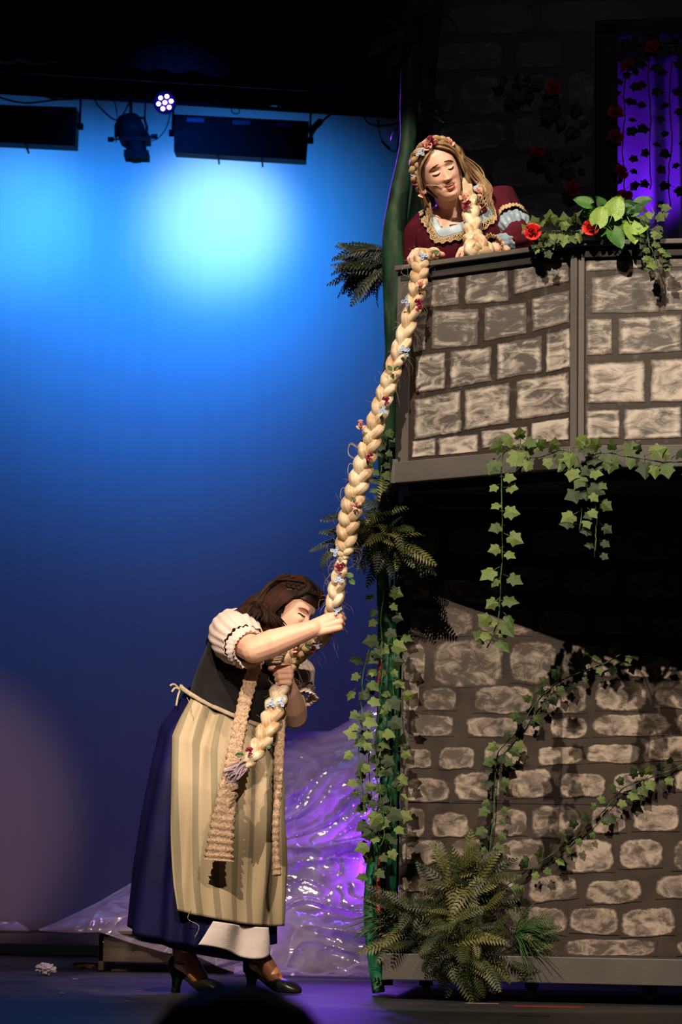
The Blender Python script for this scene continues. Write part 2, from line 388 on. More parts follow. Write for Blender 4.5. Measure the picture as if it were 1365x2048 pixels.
M_lo = painted('painted_stone_lower', (.044, .033, .028), (.105, .084, .071), (.48, .40, .34), soft=True)
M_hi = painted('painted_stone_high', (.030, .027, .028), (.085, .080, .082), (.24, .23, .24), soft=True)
def stones(name, m, stones_, p0, n, board, parent, off=.0012, wig=1.0):
    """board: list of (verts,faces) for the flat; stones_: pixel quads laid on the plane through p0 with normal n"""
    n3 = V((n[0], n[1], 0)); p0 = V((p0[0], p0[1], 0))
    mb = board; base = len(mb.v); info = [(1.0, 1.0, 0.0, 0.0)]*base
    NU, NV = 12, 8
    for si, (x0, x1, a0, a1, b0, b1, wh) in enumerate(stones_):
        seed = random.random()
        vs = []
        for j in range(NV):
            for i in range(NU):
                u, v = i/(NU-1), j/(NV-1)
                ya = a0+(a1-a0)*u; yb = b0+(b1-b0)*u
                px = x0+(x1-x0)*u + wig*2.2*nz(v*2.5, seed*50+u); py = ya+(yb-ya)*v + wig*2.2*nz(u*3+9, seed*70+v)
                r = ray(px, py); t = (p0-CAM).dot(n3)/r.dot(n3)
                vs.append(CAM+r*t+n3*(off+.00002*si)); info.append((u*2-1, v*2-1, seed, wh))
        mb.add(vs, [(j*NU+i, j*NU+i+1, (j+1)*NU+i+1, (j+1)*NU+i) for j in range(NV-1) for i in range(NU-1)])
    o = mb.obj(name, m, smooth=False)
    a = o.data.color_attributes.new('stone', 'FLOAT_COLOR', 'POINT')
    a.data.foreach_set('color', [c for q in info for c in q])
    keep(o, parent); return o
tower = thing('castle_tower', 'tall painted grey stone tower set piece with an overhanging balcony', 'stage set', (LA[0]+.5, 9.2, .0))
s_ = .4432
def cr(l, ox, oy): return [(ox+a*s_, ox+b*s_, oy+c*s_, oy+d*s_, oy+e*s_, oy+f*s_, w_) for a, b, c, d, e, f, w_ in l]
left_st = cr([(160, 360, 205, 185, 378, 360, .50), (383, 583, 182, 155, 358, 345, .48), (603, 858, 150, 112, 318, 255, .45),
 (150, 210, 395, 385, 575, 565, .38), (232, 448, 385, 375, 560, 545, .38), (470, 665, 370, 345, 525, 490, .36), (688, 862, 330, 290, 480, 440, .38),
 (160, 298, 590, 572, 762, 740, .55), (318, 505, 570, 545, 738, 705, .52), (527, 735, 535, 500, 700, 665, .52), (752, 862, 490, 460, 670, 640, .68),
 (155, 372, 785, 745, 970, 935, .66), (382, 590, 745, 705, 925, 895, .66), (615, 860, 705, 660, 880, 845, .66),
 (145, 255, 975, 960, 1050, 1040, .74), (265, 447, 960, 940, 1040, 1025, .85), (457, 672, 930, 905, 1010, 990, .66), (680, 858, 895, 865, 990, 970, .80)], 760, 450)
front_st = cr([(932, 1095, 78, 75, 210, 200, .52), (1115, 1300, 75, 70, 195, 190, .62), (1310, 1500, 70, 65, 190, 185, .55),
 (955, 1260, 235, 205, 400, 395, .44), (1285, 1500, 210, 200, 385, 380, .46), (932, 1050, 420, 420, 590, 585, .56), (1075, 1365, 420, 400, 585, 570, .58), (1375, 1560, 400, 395, 570, 560, .55),
 (935, 1200, 625, 610, 805, 800, .84), (1220, 1500, 605, 600, 800, 795, .82), (932, 1085, 835, 830, 968, 964, .82), (1100, 1365, 830, 815, 968, 961, .80), (1375, 1560, 815, 810, 961, 956, .80)], 760, 450)
low_st = cr([(110, 270, 430, 430, 570, 570, .4), (300, 640, 440, 440, 560, 570, .4), (680, 980, 450, 450, 570, 580, .4), (1020, 1360, 450, 460, 590, 590, .4),
 (480, 800, 610, 620, 760, 700, .4), (830, 1080, 630, 630, 750, 750, .45), (1110, 1360, 640, 640, 760, 760, .45),
 (115, 230, 680, 690, 765, 765, .62), (280, 545, 660, 700, 770, 790, .62),
 (115, 425, 800, 800, 930, 935, .50), (440, 695, 800, 805, 925, 930, .42), (715, 930, 810, 830, 920, 930, .48), (960, 1200, 820, 830, 925, 930, .42), (1220, 1500, 840, 850, 940, 940, .5),
 (105, 205, 960, 960, 1160, 1160, .56), (235, 560, 945, 945, 1160, 1165, .58), (580, 800, 950, 950, 1145, 1150, .60), (820, 1080, 960, 970, 1110, 1115, .5), (1100, 1325, 1015, 1020, 1115, 1125, .72), (1345, 1560, 1000, 1000, 1120, 1120, .6)], 760, 860)
low_st += cr([(102, 178, -40, -40, 98, 98, .66), (190, 350, -10, -10, 95, 95, .52), (425, 695, -20, -20, 105, 108, .60), (705, 940, -25, -25, 110, 105, .55), (970, 1205, -45, -45, 92, 97, .72), (1235, 1560, -50, -50, 85, 85, .68),
 (135, 335, 115, 110, 210, 205, .52), (390, 628, 120, 120, 212, 215, .66), (640, 725, 130, 130, 210, 210, .6), (772, 940, 125, 120, 220, 215, .76), (960, 1310, 110, 105, 212, 205, .66), (1340, 1560, 100, 100, 190, 190, .6),
 (100, 235, 265, 265, 355, 355, .66), (265, 430, 258, 258, 360, 355, .58), (470, 670, 240, 245, 345, 340, .80), (712, 920, 252, 254, 345, 336, .85), (930, 1178, 243, 243, 332, 332, .80), (1195, 1560, 208, 208, 326, 316, .72),
 (100, 315, 395, 395, 505, 505, .66), (336, 548, 373, 370, 503, 498, .74), (574, 782, 352, 354, 492, 482, .74), (808, 1022, 373, 373, 487, 482, .68), (1052, 1248, 373, 363, 470, 478, .74), (1325, 1560, 362, 352, 460, 455, .75),
 (98, 205, 530, 530, 668, 668, .58), (232, 405, 552, 552, 668, 662, .66), (502, 668, 536, 532, 658, 658, .60), (684, 905, 522, 522, 668, 663, .58), (952, 1115, 525, 525, 648, 648, .68), (1138, 1356, 514, 514, 642, 637, .76), (1375, 1560, 520, 520, 640, 640, .7),
 (95, 295, 680, 672, 800, 780, .66), (320, 470, 672, 672, 778, 778, .48), (547, 752, 672, 668, 818, 808, .58), (820, 1058, 672, 672, 826, 822, .80), (1078, 1280, 672, 672, 808, 803, .78), (1320, 1560, 672, 662, 818, 808, .6),
 (95, 215, 840, 840, 910, 910, .5), (300, 620, 850, 850, 960, 960, .5), (668, 895, 842, 832, 968, 938, .62), (932, 1185, 862, 852, 968, 958, .70), (1245, 1560, 832, 827, 943, 938, .78),
 (100, 300, 990, 990, 1090, 1090, .5), (556, 850, 976, 976, 1075, 1115, .60), (856, 1080, 980, 980, 1098, 1106, .66), (1088, 1335, 990, 976, 1118, 1106, .76), (1370, 1560, 990, 980, 1110, 1100, .6),
 (200, 620, 1120, 1120, 1190, 1190, .5), (830, 1250, 1122, 1126, 1200, 1200, .66), (1340, 1560, 1130, 1130, 1200, 1200, .6)], 760, 1380)
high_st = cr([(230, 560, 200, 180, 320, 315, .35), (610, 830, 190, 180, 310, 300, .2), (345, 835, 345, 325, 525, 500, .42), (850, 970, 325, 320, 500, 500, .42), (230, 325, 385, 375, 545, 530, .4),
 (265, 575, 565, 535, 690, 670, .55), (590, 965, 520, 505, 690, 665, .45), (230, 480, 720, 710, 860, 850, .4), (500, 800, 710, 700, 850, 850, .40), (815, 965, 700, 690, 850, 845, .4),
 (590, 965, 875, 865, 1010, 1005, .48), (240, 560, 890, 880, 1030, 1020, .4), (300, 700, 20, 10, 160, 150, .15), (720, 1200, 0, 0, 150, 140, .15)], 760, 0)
front_st += [(a+258, b_+258, *r) for a, b_, *r in front_st if 1165 < a < 1400 and a+258 > 1424]+[(a+520, b_+520, *r) for a, b_, *r in front_st if 1165 < a < 1400]
low_st += [(a+640, b_+640, *r) for a, b_, *r in low_st if a+640 > 1455 and a < 1330]
low_st = [q for q in low_st if q[0] < 1720]; front_st = [q for q in front_st if q[1] < 1770]
# lower wall flat (two boards with a seam), its side return
zsm = P(803, 1605, 9.05).z
bd = MB().slab(LA, LB, nL, ZK1+.001, zsm-.0012, -.03, 0).slab(LA, LB, nL, zsm+.0012, ZU+.02, -.03, 0)
stones('lower_wall', M_lo, low_st, LA, nL, bd, tower, wig=1.6)
bk = (LA[0]+.25, LA[1]+1.0)
keep(MB().slab(bk, LA, nrm(bk, LA), ZK1, ZU, -.03, 0).obj('side_wall', M_grey, smooth=False), tower)
# balcony railing panels
bd = MB().slab(A, B, nA, ZF, ZR-.02, -.02, 0); stones('left_railing_panel', M_up, left_st, A, nA, bd, tower)
bd = MB().slab(B, Cc, nB, ZF, ZR-.02, -.02, 0); stones('front_railing_panel', M_up, front_st, B, nB, bd, tower)
def stile(px0, px1, p0, n, name='railing_post'):
    q = []
    for px in (px0, px1):
        r = ray(px, 700); n3 = V((n[0], n[1], 0)); t = (V((p0[0], p0[1], 0))-CAM).dot(n3)/r.dot(n3); h = CAM+r*t; q.append((h.x, h.y))
    keep(bev(MB().slab(q[0], q[1], n, ZF, ZR-.02, 0, .012).obj(name, M_grey, smooth=False), .002), tower)
stile(797, 822, A, nA); stile(1144, 1157, A, nA); stile(1157.5, 1170, B, nB)
def offs(t):   # polyline A-B-Cc pushed out by t
    a = V(A)+V(nA)*t; c = V(Cc)+V(nB)*t
    b_ = V(B)+(V(nA)+V(nB))*(t/(1+V(nA).dot(V(nB)))); return a, b_, c
def ring_prism(name, t0, t1, z0, z1, m, ext=0., bv=.003):
    o0 = offs(t0); o1 = offs(t1); dA = (V(A)-V(B)).normalized()*ext
    poly = [o1[0]+dA, o1[1], o1[2], o0[2], o0[1], o0[0]+dA]
    return keep(bev(MB().prism([(p.x, p.y) for p in poly], z0, z1).obj(name, m, smooth=False), bv), tower)
ring_prism('top_rail', -.05, .035, ZR-.018, ZR, M_grey, .012)
ring_prism('rail_batten', -.02, .014, ZR-.055, ZR-.019, M_grey_shade, 0)
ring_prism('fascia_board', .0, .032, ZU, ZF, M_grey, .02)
# left return of the balcony
aO = offs(.032)[0]; back = (aO.x-.02, aO.y+.45)
keep(MB().slab(back, (aO.x-.01, aO.y-.0), nrm(back, (aO.x, aO.y)), ZU, ZF+.01, -.02, 0).obj('side_fascia', M_grey, smooth=False), tower)
keep(MB().prism([(aO.x, aO.y+.01), (offs(.03)[1].x, offs(.03)[1].y), (Cc[0], Cc[1]), (Cc[0]+.2, 9.9), (back[0]+.01, 9.9)], ZF-.02, ZF).obj('balcony_floor', M_grey_shade, smooth=False), tower)
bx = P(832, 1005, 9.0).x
keep(MB().prism([(aO.x+.05, aO.y+.06), (offs(-.1)[1].x, offs(-.1)[1].y), (Cc[0], Cc[1]+.2), (Cc[0]+.2, 9.0), (bx, 9.03)], ZU-.02, ZF-.021).obj('balcony_underframe', M_grey_shade, smooth=False), tower)
keep(MB().prism([(bx+.02, 8.78), (Cc[0], 8.70), (Cc[0], 8.76), (bx+.02, 8.84)], ZU-.06, ZU-.021).obj('support_beam', M_grey_shade, smooth=False), tower)
# trolley base with castors
bdk = MB().slab(K, KB, nK, ZK0, ZK1, -.02, 0); keep(bev(bdk.obj('base_plank', M_grey, smooth=False), .003), tower)
Kb = (K[0]+.15, K[1]+1.4); keep(MB().slab(Kb, K, nrm(Kb, K), ZK0, ZK1, -.02, 0).obj('side_plank', M_grey, smooth=False), tower)
keep(MB().prism([(K[0]+.02, K[1]+.01), (KB[0], KB[1]+.01), (KB[0], 10.1), (K[0]+.15, 10.1)], ZK1-.016, ZK1+.0).obj('base_deck', M_grey_shade, smooth=False), tower)
M_rub = mat('castor_rubber', (.015, .015, .015), rough=.6)
for px in (852, 1060, 1290):
    p = P(px, 1965, 8.82); x = p.x; y = K[1]+SL*(x-K[0])+.09
    ca = keep(MB().tube([(x-.014, y, .031), (x+.014, y, .031)], .031, 18).obj('castor', M_rub), tower)
    f_ = MB().box((x, y, .056), (.045, .05, .02)).obj('castor_fork', M_blackmetal, smooth=False); f_.parent = ca
# upper tower wall with a doorway on the right
UA = (P(838, 300, 9.35).x, 9.35); nU = nrm((0, 0), (1, SL))
def upt(px): x = P(px, 300, 9.3).x; return (x, UA[1]+SL*(x-UA[0]))
U1 = upt(1232); U2 = upt(1470); U3 = upt(1600)
ztop = P(900, -120, 9.3).z; zd = P(1300, 85, 9.3).z
bd = MB().slab(UA, U1, nU, ZF, ztop, -.03, 0).slab(U2, U3, nU, ZF, ztop, -.03, 0).slab(U1, U2, nU, zd, ztop, -.03, 0)
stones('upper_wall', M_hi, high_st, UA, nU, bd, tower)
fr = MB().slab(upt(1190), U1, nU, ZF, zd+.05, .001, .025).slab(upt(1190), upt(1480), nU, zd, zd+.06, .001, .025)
keep(bev(fr.obj('doorway_frame', M_grey_shade, smooth=False), .003), tower)
ub = (UA[0]-.02, UA[1]+.7)
keep(MB().slab(ub, UA, nrm(ub, UA), ZF, ztop, -.03, 0).obj('upper_side_wall', M_grey_shade, smooth=False), tower)
# violet-lit drape in the doorway
M_drape = mat('pale_sheer_drape', (.42, .38, .50), (.36, .32, .44), rough=.5, scale=9, bump=.25, trans=.35)
def drp(u, v):
    a = V(upt(1205)); b_ = V(upt(1560)); p = a.lerp(b_, u); z = ZF+.02+v*(ztop-ZF-.3)
    return (p.x, p.y+.42+.035*math.sin(u*38+2*math.sin(u*9+v*1.5))+.02*nz(u*7, v*3), z)
tag(solid(MB().grid(drp, 150, 20).obj('doorway_drape', M_drape), .002), 'violet-lit sheer drape hanging in the doorway beyond the balcony', 'curtain')
# ------------------------------------------------------------------ green beanstalk trunks up the side of the tower
m, nt, b = newmat('scenic_green_stalk')
n = N(nt, 'ShaderNodeTexNoise'); n.inputs['Scale'].default_value = 14; n.inputs['Detail'].default_value = 6; nt.links.new(coords(nt, (3, 3, .7)), n.inputs[0])
nt.links.new(ramp(nt, n.outputs[0], [(.30, (.004, .02, .012)), (.47, (.006, .095, .04)), (.58, (.015, .19, .10)), (.70, (.16, .32, .26)), (.80, (.5, .12, .09))]), b.inputs['Base Color'])
b.inputs['Roughness'].default_value = .45; M_stalk = m
m, nt, b = newmat('scenic_dark_stalk')
n = N(nt, 'ShaderNodeTexNoise'); n.inputs['Scale'].default_value = 12; n.inputs['Detail'].default_value = 6; nt.links.new(coords(nt, (3, 3, .7)), n.inputs[0])
nt.links.new(ramp(nt, n.outputs[0], [(.35, (.004, .012, .008)), (.6, (.008, .045, .022)), (.72, (.05, .06, .03))]), b.inputs['Base Color'])
b.inputs['Roughness'].default_value = .65; b.inputs['Specular IOR Level'].default_value = .25; M_stalkd = m
M_coral = mat('coral_paint', (.55, .09, .06), (.4, .06, .05), rough=.5)
def stalk(label, pts, m=M_stalk, nm='vine_trunk', seed=1, floor=False):
    w_, r_ = pxpath(pts, 60)
    r_ = [r*(1+.10*nz(i*.35, seed)) for i, r in enumerate(r_)]
    if floor: w_[-1].z = .004; 
    return tag(MB().tube(w_, r_, 14).obj(nm, m), label, 'vine trunk', 'painted trunks climbing the tower')
stalk('long dark green trunk forming the outer edge of the tower, top to balcony', [(836, -60, 9.0, .04), (826, 60, 9.0, .04), (820, 180, 9.0, .036), (816, 290, 8.98, .032), (800, 380, 8.95, .036), (790, 470, 8.93, .046), (789, 580, 8.92, .042), (790, 690, 8.92, .036), (782, 790, 8.92, .036), (776, 880, 8.92, .032), (774, 960, 8.95, .033), (770, 1010, 8.95, .03)], M_stalkd, seed=2)
stalk('dark trunk just right of the outer edge, behind the leaning woman', [(868, -60, 9.25, .05), (850, 120, 9.25, .05), (842, 250, 9.22, .045), (832, 400, 9.2, .045), (820, 520, 9.18, .04), (808, 640, 9.15, .03), (800, 760, 9.15, .03), (790, 860, 9.15, .026), (783, 1000, 9.15, .026), (798, 1100, 9.15, .024)], M_stalkd, seed=3)
stalk('bright green trunk with a pale patch, below the hanging fern', [(776, 1000, 8.98, .026), (768, 1100, 9.0, .026), (766, 1170, 9.0, .022), (774, 1250, 9.0, .034), (776, 1330, 9.0, .030), (770, 1420, 9.0, .028), (766, 1500, 9.0, .024), (775, 1560, 9.0, .026), (768, 1640, 9.0, .030), (756, 1700, 9.0, .03), (745, 1760, 9.02, .026), (742, 1830, 9.02, .026), (748, 1910, 9.02, .024), (758, 1985, 9.02, .022)], seed=4)
stalk('straight green trunk hugging the edge of the lower wall', [(806, 1060, 9.1, .018), (803, 1180, 9.1, .026), (797, 1290, 9.1, .030), (799, 1400, 9.1, .020), (794, 1500, 9.1, .018), (786, 1600, 9.1, .026), (787, 1700, 9.1, .026), (785, 1800, 9.1, .022), (784, 1880, 9.1, .022), (782, 1900, 9.1, .022)], seed=9)
stalk('dark teal trunk in the gap between the two lower green trunks', [(778, 1080, 9.2, .02), (772, 1300, 9.2, .03), (778, 1500, 9.2, .03), (771, 1700, 9.2, .034), (770, 1850, 9.2, .034), (770, 1970, 9.2, .03)], mat('teal_stalk', (.004, .035, .05), (.003, .015, .025), rough=.4, scale=5), seed=7)
w_, r_ = pxpath([(752, 1700, 8.96, .003), (750, 1760, 8.97, .006), (752, 1840, 8.97, .007), (757, 1900, 8.98, .004), (760, 1930, 8.98, .002)], 20)

st_ = [o for o in C.objects if o.name.startswith('vine_trunk') and 'bright green' in o.get('label', '')][0]
c_ = MB().tube([p+V((.012, -.025, 0)) for p in w_], r_, 6).obj('coral_streak', M_coral); c_.parent = st_
w_, r_ = pxpath([(762, 1290, 8.95, .002), (761, 1330, 8.95, .006), (757, 1365, 8.95, .005), (752, 1390, 8.95, .001)], 14)
c_ = MB().tube(w_, r_, 6).obj('coral_streak', M_coral); c_.parent = st_
# ------------------------------------------------------------------ people: shared builders
def skin_mat(name, c1, c2):
    m = mat(name, c1, c2, rough=.48, scale=14, bump=.08, bscale=220, spec=.4, sss=.25); return m
M_skin = skin_mat('fair_skin', (.80, .50, .36), (.72, .42, .30))
M_skin2 = skin_mat('rosy_fair_skin', (.86, .56, .43), (.78, .47, .35))
M_lip = mat('lip', (.50, .12, .10), rough=.35, scale=60, bump=.1)
M_dark = mat('lash_and_brow', (.030, .014, .008), rough=.8, scale=80, bump=.2)
M_brow = mat('brow_brown', (.15, .065, .03), rough=.8, scale=80, bump=.2)
M_teeth = mat('teeth', (.80, .76, .66), rough=.25, scale=40, bump=.02)
M_mouth = mat('mouth_inside', (.08, .015, .012), rough=.5)
HT = [(.121, .0, .0, .0), (.119, .018, .020, -.024), (.112, .036, .040, -.044), (.098, .053, .062, -.066), (.075, .067, .079, -.087), (.045, .0745, .0875, -.097),
      (.015, .0745, .0875, -.097), (-.015, .0710, .0865, -.086), (-.045, .0635, .0860, -.062), (-.070, .0535, .0865, -.030), (-.090, .042, .0865, -.002),
      (-.105, .029, .081, .022), (-.113, .019, .072, .042), (-.116, 0, .060, .060)]
def hprof(z):
    for (z0, a0, f0, b0), (z1, a1, f1, b1) in zip(HT, HT[1:]):
        if z <= z0 and z >= z1:
            t = (z0-z)/(z0-z1); return a0+(a1-a0)*t, f0+(f1-f0)*t, b0+(b1-b0)*t
    return 0, .06, .06
def g2(x, z, cx, cz, sx, sz): return math.exp(-((x-cx)/sx)**2-((z-cz)/sz)**2)
def feat(x, z, style):
    ax = abs(x); d = 0
    nzr = min(max((.022-z)/.052, 0), 1) if z > -.030 else max(0, 1-(-.030-z)/.009)
    wn = .0075+.006*min(max((.01-z)/.04, 0), 1)
    d += .024*nzr**1.25*math.exp(-(x/wn)**2)                       # nose bridge and tip
    d += .009*g2(ax, z, .0125, -.029, .006, .007)                  # nostril wings
    d -= .014*g2(ax, z, .030, .015, .017, .012)                    # eye sockets
    d += .0085*g2(ax, z, .031, .009, .0125, .0075)                 # closed lids
    d += .0045*g2(ax, z, .028, .031, .022, .007)                   # brow ridge
    d += .007*g2(ax, z, .040, -.022, .019, .018)                   # cheek
    d -= .004*g2(ax, z, .030, -.040, .008, .014)                   # smile fold
    d += .0070*g2(x, z, 0, -.049, .022, .0055) + .0075*g2(x, z, 0, -.064, .019, .006)
    if style == 'open': d -= .011*g2(x, z, 0, -.0565, .019, .0042)
    else: d -= .006*g2(x, z, 0, -.0565, .024, .0028)
    d -= .0035*g2(x, z, 0, -.076, .018, .005); d += .006*g2(x, z, 0, -.093, .016, .012)
    if style == 'squint':
        d += .006*g2(ax, z, .036, -.006, .014, .007); d -= .004*g2(ax, z, .008, .034, .003, .010)
    return d
def hsurf(x, z, style, out=0):
    a, f, b_ = hprof(z); c = (f+b_)/2; h = (f-b_)/2
    u = min(abs(x)/max(a, 1e-4), 1); return c+h*math.sqrt(max(0, 1-u**2.2))+feat(x, z, style)+out
def head_geo(style):
    nu, nv = 110, 100; vs = []; fs = []
    for j in range(nv+1):
        z = .0025+.1185*math.cos(math.pi*j/nv); a, f, b_ = hprof(z); c = (f+b_)/2; h = (f-b_)/2
        for i in range(nu):
            t = 2*math.pi*i/nu; cx, sy = math.cos(t), math.sin(t)
            x = a*math.copysign(abs(cx)**.95, cx); y = c+h*math.copysign(abs(sy)**.95, sy)
            if sy > 0: y += feat(x, z, style)*min(1, sy*2.2)
            vs.append((x, y, z))
    for j in range(nv):
        for i in range(nu):
            fs.append((j*nu+i, (j+1)*nu+i, (j+1)*nu+(i+1) % nu, j*nu+(i+1) % nu))
    return vs, fs
def hand_parts(mb, M, side, curls, thumb, spread=0., scale=1.0):
    """M: X across (index side * side), Y towards the knuckles, Z back of the hand"""
    q = lambda p: M @ (V(p)*scale)
    k = [(.027, .088, 0), (.0095, .093, .003), (-.009, .089, .001), (-.0265, .080, -.004)]
    ln = [(.042, .025, .021), (.046, .028, .022), (.042, .026, .021), (.033, .020, .019)]
    rd = [.0092, .0094, .0088, .0078]
    for i in range(4):
        kx, ky, kz = k[i]; kx *= side
        mb.capsule(q((kx*.62, .0, -.004)), q((kx, ky, kz-.003)), .0165*scale, .0125*scale)
        mb.capsule(q((kx*.62, .02, -.012)), q((kx*.95, ky*.85, kz-.010)), .014*scale, .010*scale)
        p = V((kx, ky, kz)); a = 0
        for s_i in range(3):
            a += R(curls[i][s_i]); d = V((math.sin(spread*(1.5-i)*side)*math.cos(a), math.cos(a), -math.sin(a)))
            e = p+d*ln[i][s_i]
            mb.capsule(q(p), q(e), rd[i]*(1-.10*s_i)*scale, rd[i]*(1-.10*(s_i+1))*scale); p = e
    tp = [V((t[0]*side, t[1], t[2])) for t in thumb]
    rr = [.0155, .0125, .0105, .0090]
    for i in range(3): mb.capsule(q(tp[i]), q(tp[i+1]), rr[i]*scale, rr[i+1]*scale)
    mb.capsule(q((0, -.03, -.005)), q((0, .03, -.006)), .026*scale, .030*scale, flat=.62, up=M.to_3x3() @ V((0, 0, 1)))
def fuse(mb, name, m, parent, voxel=.003, smooth=3):
    """grow one continuous skin over overlapping limb segments"""
    me = mb.mesh(name+'_tmp'); o = bpy.data.objects.new(name+'_tmp', me); C.objects.link(o)
    r = o.modifiers.new('r', 'REMESH'); r.mode = 'VOXEL'; r.voxel_size = voxel; r.adaptivity = 0
    if smooth: s2 = o.modifiers.new('s', 'SMOOTH'); s2.factor = .5; s2.iterations = smooth
    bpy.context.view_layer.update()
    dg = bpy.context.evaluated_depsgraph_get(); me2 = bpy.data.meshes.new_from_object(o.evaluated_get(dg))
    bpy.data.objects.remove(o); me2.name = name
    me2.polygons.foreach_set('use_smooth', [True]*len(me2.polygons)); me2.materials.clear(); me2.materials.append(m)
    ob = bpy.data.objects.new(name, me2); C.objects.link(ob); keep(ob, parent); return ob
def hair_mat(name, dark, mid, light, rough=.33, kind='UV'):
    m, nt, b = newmat(name); L = nt.links.new
    v = coords(nt, (1.2, 26, 1), kind=kind) if kind == 'UV' else coords(nt, (1, 1, .12))
    n = N(nt, 'ShaderNodeTexNoise'); n.inputs['Scale'].default_value = 1.0 if kind == 'UV' else 260; n.inputs['Detail'].default_value = 7; n.inputs['Roughness'].default_value = .7; L(v, n.inputs[0])
    n2 = N(nt, 'ShaderNodeTexNoise'); n2.inputs['Scale'].default_value = 14; L(coords(nt), n2.inputs[0])
    ad = N(nt, 'ShaderNodeMath', operation='ADD'); L(n.outputs[0], ad.inputs[0]); L(n2.outputs[0], ad.inputs[1])
    ml = N(nt, 'ShaderNodeMath', operation='MULTIPLY'); L(ad.outputs[0], ml.inputs[0]); ml.inputs[1].default_value = .5
    L(ramp(nt, ml.outputs[0], [(.40, dark), (.5, mid), (.58, light)]), b.inputs['Base Color'])
    b.inputs['Roughness'].default_value = rough; b.inputs['Specular IOR Level'].default_value = .5
    b.inputs['Anisotropic'].default_value = .4
    bp = N(nt, 'ShaderNodeBump'); bp.inputs['Strength'].default_value = .9; bp.inputs['Distance'].default_value = .003; L(n.outputs[0], bp.inputs['Height']); L(bp.outputs[0], b.inputs['Normal'])
    return m
M_brun = hair_mat('dark_brown_hair', (.006, .003, .002), (.018, .007, .004), (.045, .015, .008), rough=.45)
M_brun.node_tree.nodes['Principled BSDF'].inputs['Specular IOR Level'].default_value = .2
M_blond = hair_mat('golden_blonde_hair', (.22, .12, .05), (.44, .28, .14), (.66, .48, .28), rough=.34)
M_blondt = hair_mat('braided_blonde_hair', (.44, .28, .14), (.72, .56, .37), (.88, .77, .58), rough=.33)
class Locks(MB):
    """tapered hair locks with UVs that run along the strand (u) and round it (v)"""
    def __init__(s): super().__init__(); s.uv = []
    def lock(s, pts, r0, r1=.001, n=7, flat=.55, seg=14, up=None, body=None):
        pp = [V(p) for p in spline(pts, seg)]; rr = []
        for i in range(seg):
            t = i/(seg-1); w_ = body(t) if body else (min(1, .45+t*4) * (1-max(0, t-.65)/.35*.85)); rr.append(max(r0*w_, r1))
        before = len(s.f); s.tube(pp, rr, n, flat=flat, up=up); ln = random.random()*20
        for q in range(before, len(s.f)):
            k = q-before
            if k < (seg-1)*n:
                i, c = divmod(k, n); s.uv.append([(ln+i*.15, ln+c/n), (ln+i*.15, ln+(c+1)/n), (ln+(i+1)*.15, ln+(c+1)/n), (ln+(i+1)*.15, ln+c/n)])
            else: s.uv.append([(ln, ln)]*len(s.f[q]))
    def build(s, name, m, parent):
        o = s.obj(name, m); uvl = o.data.uv_layers.new(name='UVMap')
        flat = [c for f in s.uv for p in f for c in p]; uvl.data.foreach_set('uv', flat)
        return keep(o, parent)
def braid(L, path, rads, turns, nseg=None, k=1.0, sx=1.0, up=V((0, -1, 0)), phase=0):
    """three-strand plait along a world path"""
    nseg = nseg or int(turns*30); pts = [V(p) for p in spline(path, nseg)]; rs = spline([(r,) for r in rads], nseg)
    fr = []
    for i in range(nseg):
        t = (pts[min(i+1, nseg-1)]-pts[max(i-1, 0)]).normalized(); a = t.cross(up).normalized(); fr.append((a, t.cross(a)))
    for s_i in range(3):
        c = []
        for i in range(nseg):
            ph = phase+2*math.pi*turns*i/(nseg-1)+s_i*2*math.pi/3; r = rs[i][0]; a, b_ = fr[i]
            c.append(pts[i]+a*(r*.56*sx*math.sin(ph))+b_*(r*.40*math.sin(2*ph)))
        rr = [rs[i][0]*.50*k*(1+.10*nz(i*.5, s_i*9)) for i in range(nseg)]
        before = len(L.f); n = 18; vb = len(L.v); L.tube(c, rr, n, flat=1.0); ln = random.random()*20
        for q in range(vb, len(L.v)):       # combed ridges along the strand
            i_, k2 = divmod(q-vb, n); cc_ = c[i_]; dv = V(L.v[q])-cc_; L.v[q] = tuple(cc_+dv*(1+.07*nz(k2*1.7, i_*.06, s_i*5)+(.05 if k2 % 3 == 0 else -.03)))
        for q in range(before, len(L.f)):
            kk = q-before
            if kk < (nseg-1)*n:
                i, cc = divmod(kk, n); L.uv.append([(ln+i*.06, ln+cc/n), (ln+i*.06, ln+(cc+1)/n), (ln+(i+1)*.06, ln+(cc+1)/n), (ln+(i+1)*.06, ln+cc/n)])
            else: L.uv.append([(ln, ln)]*len(L.f[q]))
